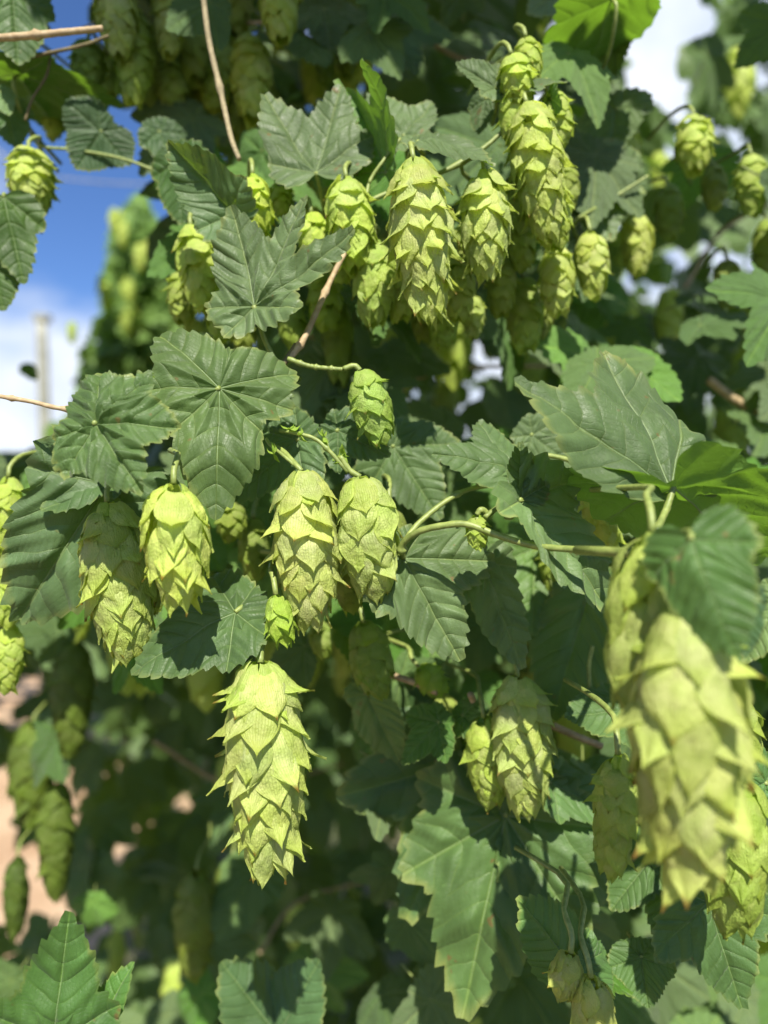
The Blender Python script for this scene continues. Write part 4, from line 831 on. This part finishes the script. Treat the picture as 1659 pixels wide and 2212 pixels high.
stem([(1024, 1520, 25), (1020, 1508, 24.8), (1016, 1500, 24.6)], .0011, .0011, 'cut tan stem end above the small yellowish cone', MSTEMB)
stem([(1530, 820, 36), (1600, 870, 36), (1690, 905, 36)], .0022, .0022, 'blurred reddish-brown bine at the right edge', MSTEMB)
stem([(1280, 1395, 24), (1272, 1440, 24), (1275, 1500, 24)], .0007, .0007, 'pale green stalk behind the small round serrated leaf', MSTEMG)
stem([(865, 300, 24.5), (830, 345, 24.2), (800, 390, 24.2), (790, 430, 24)], .0006, .0006, 'green stalk curving down between the cones at top centre', MSTEMG)
stem([(1400, 380, 30), (1320, 430, 30), (1250, 470, 29)], .0006, .0006, 'thin blurred stalk right of the long stacked cone', MSTEMG)
stem([(660, 600, 24.5), (700, 530, 24.5), (790, 440, 24.5), (1000, 350, 24.6), (1110, 250, 24.6), (1130, 130, 24.8)], .0009, .0007, 'green bine that carries the top centre cones', MSTEMG, nodes=(.3, .6), n=60)
stem([(-20, 315, 200), (60, 370, 200), (200, 392, 200), (400, 402, 200)], .0022, .0022, 'faint trellis wire across the blue sky', MWIRE, name='wire', cat='wire')
for i, (pts_, lb_) in enumerate([
    ([(360, 560, 45), (520, 640, 44), (700, 740, 46)], 'brown bine slanting through the shade left of the pale woody stem'),
    ([(830, 860, 42), (960, 800, 44), (1180, 790, 47)], 'dead brown bine in the dark hollow at the centre'),
    ([(880, 60, 46), (1040, 140, 45), (1330, 160, 50)], 'brown twig crossing the dark canopy at the top'),
    ([(330, 1600, 60), (520, 1700, 62), (740, 1650, 66)], 'blurred brown bine in the shade below the two-tone leaf'),
    ([(560, 2060, 55), (640, 1950, 58), (800, 1900, 62)], 'blurred tan bine low behind the lowest sharp cone'),
    ([(1480, 620, 50), (1560, 500, 52), (1680, 430, 55)], 'thin twig crossing the bright gaps at the right')]):
    stem(pts_, .0014, .0011, lb_, MSTEMB, seed=i)
# little sprouts on the bud-bearing stalk
for i, (x, y) in enumerate([(625, 928), (648, 940), (700, 945), (742, 982), (728, 996), (592, 982)]):
    lab = ['tip sprout of the bud-bearing stalk', 'second sprout along the bud-bearing stalk, hanging below it', 'starry sprout midway along the bud-bearing stalk', 'spiky sprout near the lower end of the bud-bearing stalk', 'pale sprout under the spiky one on the bud-bearing stalk', 'curled brown-edged sprout at the left of the plump cone stalk'][i]
    r = empty('sprout', P(x, y, 20.7), lab, 'sprout', 'sprouts on the thin stalks')
    rnd = random.Random(i)
    for k in range(5):
        o = link('bract', BR[(('flare', 'mid')[k % 2], k % 5, 1)], r, (.72, .92, .42))
        s_ = unit(rnd.uniform(16, 30), 20)
        o.matrix_local = Matrix.Rotation(rnd.uniform(0, 6.28), 4, 'Z') @ Matrix.Rotation(rnd.uniform(-1.2, 1.9), 4, 'X') @ Matrix.Diagonal((s_ * .7, s_, s_, 1))

# post far off on the left, in front of the cloud
pt = empty('trellis_post', P(98, 1106, 600), 'blurred grey wooden trellis post far away against white cloud', 'post')
pt.location.z = 0
def box(name, a, b, mat, parent):
    x0, y0, z0 = a; x1, y1, z1 = b
    V = [(x0, y0, z0), (x1, y0, z0), (x1, y1, z0), (x0, y1, z0), (x0, y0, z1), (x1, y0, z1), (x1, y1, z1), (x0, y1, z1)]
    F = [(0, 3, 2, 1), (4, 5, 6, 7), (0, 1, 5, 4), (1, 2, 6, 5), (2, 3, 7, 6), (3, 0, 4, 7)]
    return link(name, mesh_np(name, V, F4=F, mat=mat, smooth=False), parent)
link('shaft', tube_mesh('shaft', [Vector((0, 0, 0)), Vector((.01, 0, 1.5)), Vector((-.03, 0, 3.0))], .052, .045, MPOST, n=20, sides=10), pt)
box('cap', (-.085, -.05, 3.0), (.035, .05, 3.045), MPOST, pt)
# ------------------------------------------------------------------ leaves of the wall behind, one by one
def in_poly(x, y, poly):
    c = False; j = len(poly) - 1
    for i in range(len(poly)):
        xi, yi = poly[i]; xj, yj = poly[j]
        if (yi > y) != (yj > y) and x < (xj - xi) * (y - yi) / (yj - yi) + xi: c = not c
        j = i
    return c
SKY_L = [(-400, -150), (235, -150), (345, 200), (372, 270), (385, 440), (430, 800), (330, 985), (-400, 985)]
from mathutils import noise as MN
SKY_R = [(1325, -200), (1520, -200), (1500, 200), (1440, 240), (1350, 200), (1335, 120)]
def density(x, y):
    """how thickly the wall of bines grows where this line of sight meets it"""
    if in_poly(x, y, SKY_L) or in_poly(x, y, SKY_R): return 0.0
    h = MN.noise(Vector((x / 75.0, y / 75.0, 3.7))) + .45 * MN.noise(Vector((x / 30.0, y / 30.0, 9.1)))
    if x > 1180 and y < 1020 and h > (.20 if x > 1400 else .34): return 0.0
    if x > 600 and 60 < y < 900 and h > .52: return 0.0
    if x > 1490 and y < 330: return 0.14
    if x > 1330 and y < 600: return 0.45
    if x > 1350 and y < 1100: return 0.75
    if x < 175 and 1600 < y < 1990: return 0.12
    if x < 560 and 1450 < y and h > .42: return 0.0
    return 1.0
rs = random.Random(77)
def rel(x, y):
    best = None
    for cx, cy, w, h, lab in CONES:
        d = math.hypot(x - cx, (y - cy) * .8)
        if best is None or d < best[0]: best = (d, cx, cy, lab, w, h)
    d, cx, cy, lab, w, h = best
    dx, dy = x - cx, y - cy
    if abs(dx) < w * .6 and abs(dy) < h * .5: r = 'behind'
    elif abs(dx) > abs(dy): r = 'right of' if dx > 0 else 'left of'
    else: r = 'below' if dy > 0 else 'above'
    words = lab.split()
    for stop in (' under ', ' at ', ' hanging ', ' beneath ', ' behind ', ' between ', ' against ', ' in front ', ' below ', ' beside ', ' tucked ', ' half ', ' filling ', ' just ', ' with ', ' above ', ' stacked ', ' cut ', ' above ', ' right ', ' left ', ' lowest ', ','):
        pass
    return r, ' '.join(words[:8]).rstrip(',')
TONES = [((.95, 1.05, .9), 'dark green'), ((1.35, 1.4, 1.15), 'mid green'), (GREY, 'grey-green'), ((1.0, 1.25, .7), 'fresh green')]
made = []; tries = 0; USED = {}
MIDMESH = {}
def mid_mesh(key, v):
    if (key, v) not in MIDMESH:
        lf = leaf_shape(key, 0, v)
        r = random.Random(v * 5 + 1)
        sh = dict(pucker=1.3, cup=r.uniform(-.25, .1), wave=r.uniform(.3, 1.0), wph=r.uniform(0, 6), bend=r.uniform(-.7, .1), foldL=r.uniform(-.3, .3), foldR=r.uniform(-.3, .3))
        MIDMESH[(key, v)] = mesh_np('leaf_blade', lf.shape(lf.P, **sh), F4=lf.F4, F3=lf.F3, uv=lf.uv, mat=MLEAF if v % 4 else MLEAFY)
    return MIDMESH[(key, v)]
PET = tube_mesh('petiole', [Vector((0, 0, 0)), Vector((0, -.15, -.08)), Vector((.03, -.45, -.22))], .012, .014, MSTEMG, n=6, sides=5)
def rand_orient(r, spread=0.9):
    """blades droop outward and down, faces turned up to the light and the viewer"""
    nrm = Vector((r.gauss(0, spread * .6), -1 + r.gauss(0, spread * .4), 0.65 + r.gauss(0, spread * .45))).normalized()
    down = Vector((r.gauss(0, .8), r.gauss(0, .3), -1)).normalized()
    Y = (down - nrm * down.dot(nrm)).normalized(); X = Y.cross(nrm)
    return Matrix((X, Y, nrm)).transposed()
while len(made) < 250 and tries < 9000:
    tries += 1
    x = rs.uniform(-60, 1720); y = rs.uniform(-60, 2270)
    dens = density(x, y)
    if rs.random() > dens: continue
    if y < 330 and 340 < x < 1300 and rs.random() > .4: continue
    if 800 < x < 1140 and 680 < y < 960 and rs.random() > .4: continue
    dp = rs.uniform(28, 42) if x > 330 else rs.uniform(30, 46)
    if y > 1400 and x < 800:
        if rs.random() > .18: continue
        dp = rs.uniform(40, 52)
    Lf = rs.uniform(.020, .038)
    if in_poly(x, y + Lf / (dp * .01) * FOC * .8, SKY_L) or in_poly(x, y - Lf / (dp * .01) * FOC * .6, SKY_R) or in_poly(x + 60, y, SKY_R) or in_poly(x - 60, y, SKY_R): continue
    if any(math.hypot(x - a, y - b) < 34 for a, b in made): continue
    made.append((x, y))
    tn, tw_ = TONES[rs.randrange(4)]
    r_, lm = rel(x, y)
    size = 'small' if Lf < .026 else ('broad' if Lf > .032 else 'middling')
    key = rs.choice(['tri', 'heart', 'five', 'tri', 'tri_deep']); v = rs.randrange(3) + 3 * (rs.random() < .5)
    lm = ' '.join(lm.split()[:(7 if r_ != 'below' else 8)])
    lab_ = f'{size} {tw_} leaf {r_} the {lm}'
    if lab_ in USED:
        ox, oy = USED[lab_]; base_ = lab_
        for ex in ([', lower down', ', further down'] if y > oy + 20 else [', higher up', ', further up']) + ([', further right'] if x > ox else [', further left']):
            if base_ + ex not in USED: lab_ = base_ + ex; break
    USED[lab_] = (x, y)
    root = empty('hop_leaf', P(x, y, dp), lab_, 'leaf', LEAFGROUP)
    m4 = (rand_orient(rs) @ Matrix.Diagonal((Lf, Lf, Lf))).to_4x4()
    o = link('leaf_blade', mid_mesh(key, v), root, tn); o.matrix_local = m4
    o = link('petiole', PET, root); o.matrix_local = m4

# ------------------------------------------------------------------ the mass of foliage behind, and the added canopy overhead
def low_leaf():
    lb = leaf_low
    return lb
def lowtemplate(key, seed):
    lf = Leaf(LOBES[key], teeth=9, tooth=.02, seed=seed, pt=2, rings=3)
    r = random.Random(seed)
    p = lf.shape(lf.P, pucker=.5, cup=r.uniform(-.25, .05), wave=.8, wph=seed, bend=-.4, foldL=r.uniform(-.2, .3), foldR=r.uniform(-.2, .3))
    return p, lf
def mass(name, label, spots, seed, mat, keys=('tri', 'heart', 'five'), tint=(1.15, 1.2, 1.0)):
    r = random.Random(seed)
    T = [lowtemplate(k, i) for i, k in enumerate(keys)]
    VV, F4, F3, U4, U3 = [], [], [], [], []; off = 0
    for (p, L) in spots:
        q, lf = T[r.randrange(len(T))]
        A = np.array(rand_orient(r, 1.3)) * L
        v = q @ A.T + np.array(p)
        VV.append(v); F4.append(lf.F4 + off); F3.append(lf.F3 + off); n4 = len(lf.F4) * 4
        U4.append(lf.uv[:n4]); U3.append(lf.uv[n4:]); off += len(v)
    me = mesh_np(name, np.concatenate(VV), F4=np.concatenate(F4), F3=np.concatenate(F3), uv=np.concatenate(U4 + U3), mat=mat)
    o = link(name, me, color=tint); tag(o, label, None, kind='stuff')
    return o
def hole(x, y, z):
    """is this point of the place on a line of sight that the photograph keeps open"""
    dy = y - EYE.y
    return density(829.5 + (x - EYE.x) / dy * FOC, 1106 - (z - EYE.z) / dy * FOC)
rb = random.Random(5)
spots = []
while len(spots) < 5200:                        # the wall itself, 0.4 to 1.1 m away
    x = rb.uniform(-.9, 1.1); y = rb.uniform(.42, 1.15); z = EYE.z + rb.uniform(-1.1, 1.2)
    px = 829.5 + x / y * FOC; py = 1106 - (z - EYE.z) / y * FOC
    if px < -900 or px > 2700 or py > 2700 or py < -1300: continue
    if px < 900 and py > 1380 and y < .80: continue
    if rb.random() > density(px, py) * (0.9 if py > -100 else 0.8): continue
    spots.append(((x, y, z), rb.uniform(.03, .06)))
mass('bine_foliage', 'dense wall of hop leaves behind the cones', spots, 8, MLEAF)
spots = []
while len(spots) < 3800:                        # unseen canopy added above the frame to shade the wall behind
    x = rb.uniform(-.9, .8); y = rb.uniform(-.30, .42); z = EYE.z + max(.19 + 1.29 * (.31 - y), .9 * max(y, 0)) + rb.uniform(.0, .42)
    if y > .05 and 1106 - (z - EYE.z) / y * FOC > -140: continue
    if x > .04 and rb.random() > .18: continue
    spots.append(((x, y, z), rb.uniform(.04, .07)))
mass('overhead_shade_canopy', 'unseen hop leaves added overhead to shade the wall of bines', spots, 9, MLEAF)
# far hop bine standing alone on the left and the row beyond
spots = []
while len(spots) < 3000:
    px = rb.gauss(300, 60); py = rb.uniform(425, 1150); d = rb.uniform(165, 205)
    w = np.interp(py, [430, 480, 560, 640, 720, 800, 1000], [12, 32, 60, 70, 90, 120, 190])
    if abs(px - 300) > w * (1 + .5 * MN.noise(Vector((px / 30, py / 30, 1)))) or MN.noise(Vector((px / 26, py / 26, 5))) > .28: continue
    spots.append((tuple(P(px, py, d)), rb.uniform(.022, .048)))
mass('far_bine', 'blurred hop bine standing against the sky', spots, 10, MLEAFY, ('tri', 'heart'), tint=(1.5, 1.35, 1.3))
spots = []
while len(spots) < 5200:
    x = rb.uniform(-4.5, 6.5); y = rb.uniform(3.4, 5.2); z = rb.uniform(0.05, 1.55 + 0.25 * math.sin(x * 3.1) + .15 * math.sin(x * 7.7))
    px = 829.5 + x / y * FOC
    if px < 120 and z < 1.0 and rb.random() < .0: continue
    if px < 215 and z < .95: continue
    if px > 1250 and rb.random() < .4: z += rb.uniform(0, 2.2)
    spots.append(((x, y, z), rb.uniform(.08, .15)))
mass('far_hop_row', 'far row of hop plants across the yard', spots, 12, MLEAF, ('tri', 'heart'))
# small leaves on the branches at the far upper right
spots = []
while len(spots) < 420:
    px = rb.uniform(1500, 1760); py = rb.uniform(-80, 420); d = rb.uniform(110, 150)
    if px < 1500 + 60 * (0.5 + 0.5 * math.sin(py / 45.0)): continue
    if math.sin(px / 21.0 + py / 60.0) + math.sin(py / 27.0 - px / 50.0) < -.35: continue
    spots.append((tuple(P(px, py, d)), rb.uniform(.02, .045)))
mass('branch_foliage', 'small blurred leaves against white cloud at the top right', spots, 13, MLEAF, ('heart', 'tri'))
# cones deep in the mass: one low mesh, many places
rc = random.Random(6); VV, FF, UU = [], [], []; off = 0
tv = []; tf = []; tu = []; o2 = 0
bv, bf, bu = bract_mesh('mid', 3, 4, 5)
for (m4, kk, v, i) in bract_places(1.0, .22, 7, 4, .34, .3, 0, 5):
    Q = np.array(m4); tv.append(bv @ Q[:3, :3].T + Q[:3, 3]); tf.append(bf + o2); tu.append(bu); o2 += len(bv)
tv = np.concatenate(tv); tf = np.concatenate(tf); tu = np.concatenate(tu)
n = 0
while n < 430:
    px = rc.uniform(-100, 1800); py = rc.uniform(-100, 2200); d = rc.uniform(42, 105)
    if n < 70: px = rc.gauss(300, 50); py = rc.uniform(440, 1000); d = rc.uniform(160, 200)
    elif rc.random() > density(px, py): continue
    elif px < 850 and py > 1350 and rc.random() < .75: continue
    if px < 900 and py > 1380 and d < 62: continue
    Lc = rc.uniform(.04, .07); a = rc.uniform(0, 6.28); c_, s_ = math.cos(a) * Lc, math.sin(a) * Lc
    Rm = np.array([[c_, -s_, 0], [s_, c_, 0], [0, 0, Lc]])
    VV.append(tv @ Rm.T + np.array(P(px, py, d))); FF.append(tf + off); UU.append(tu); off += len(tv); n += 1
me = mesh_np('background_cones', np.concatenate(VV), F4=np.concatenate(FF), uv=np.concatenate(UU), mat=MBRACT)
tag(link('background_cones', me, color=(1.0, 1.05, .75)), 'many far hop cones lost in the foliage', kind='stuff')
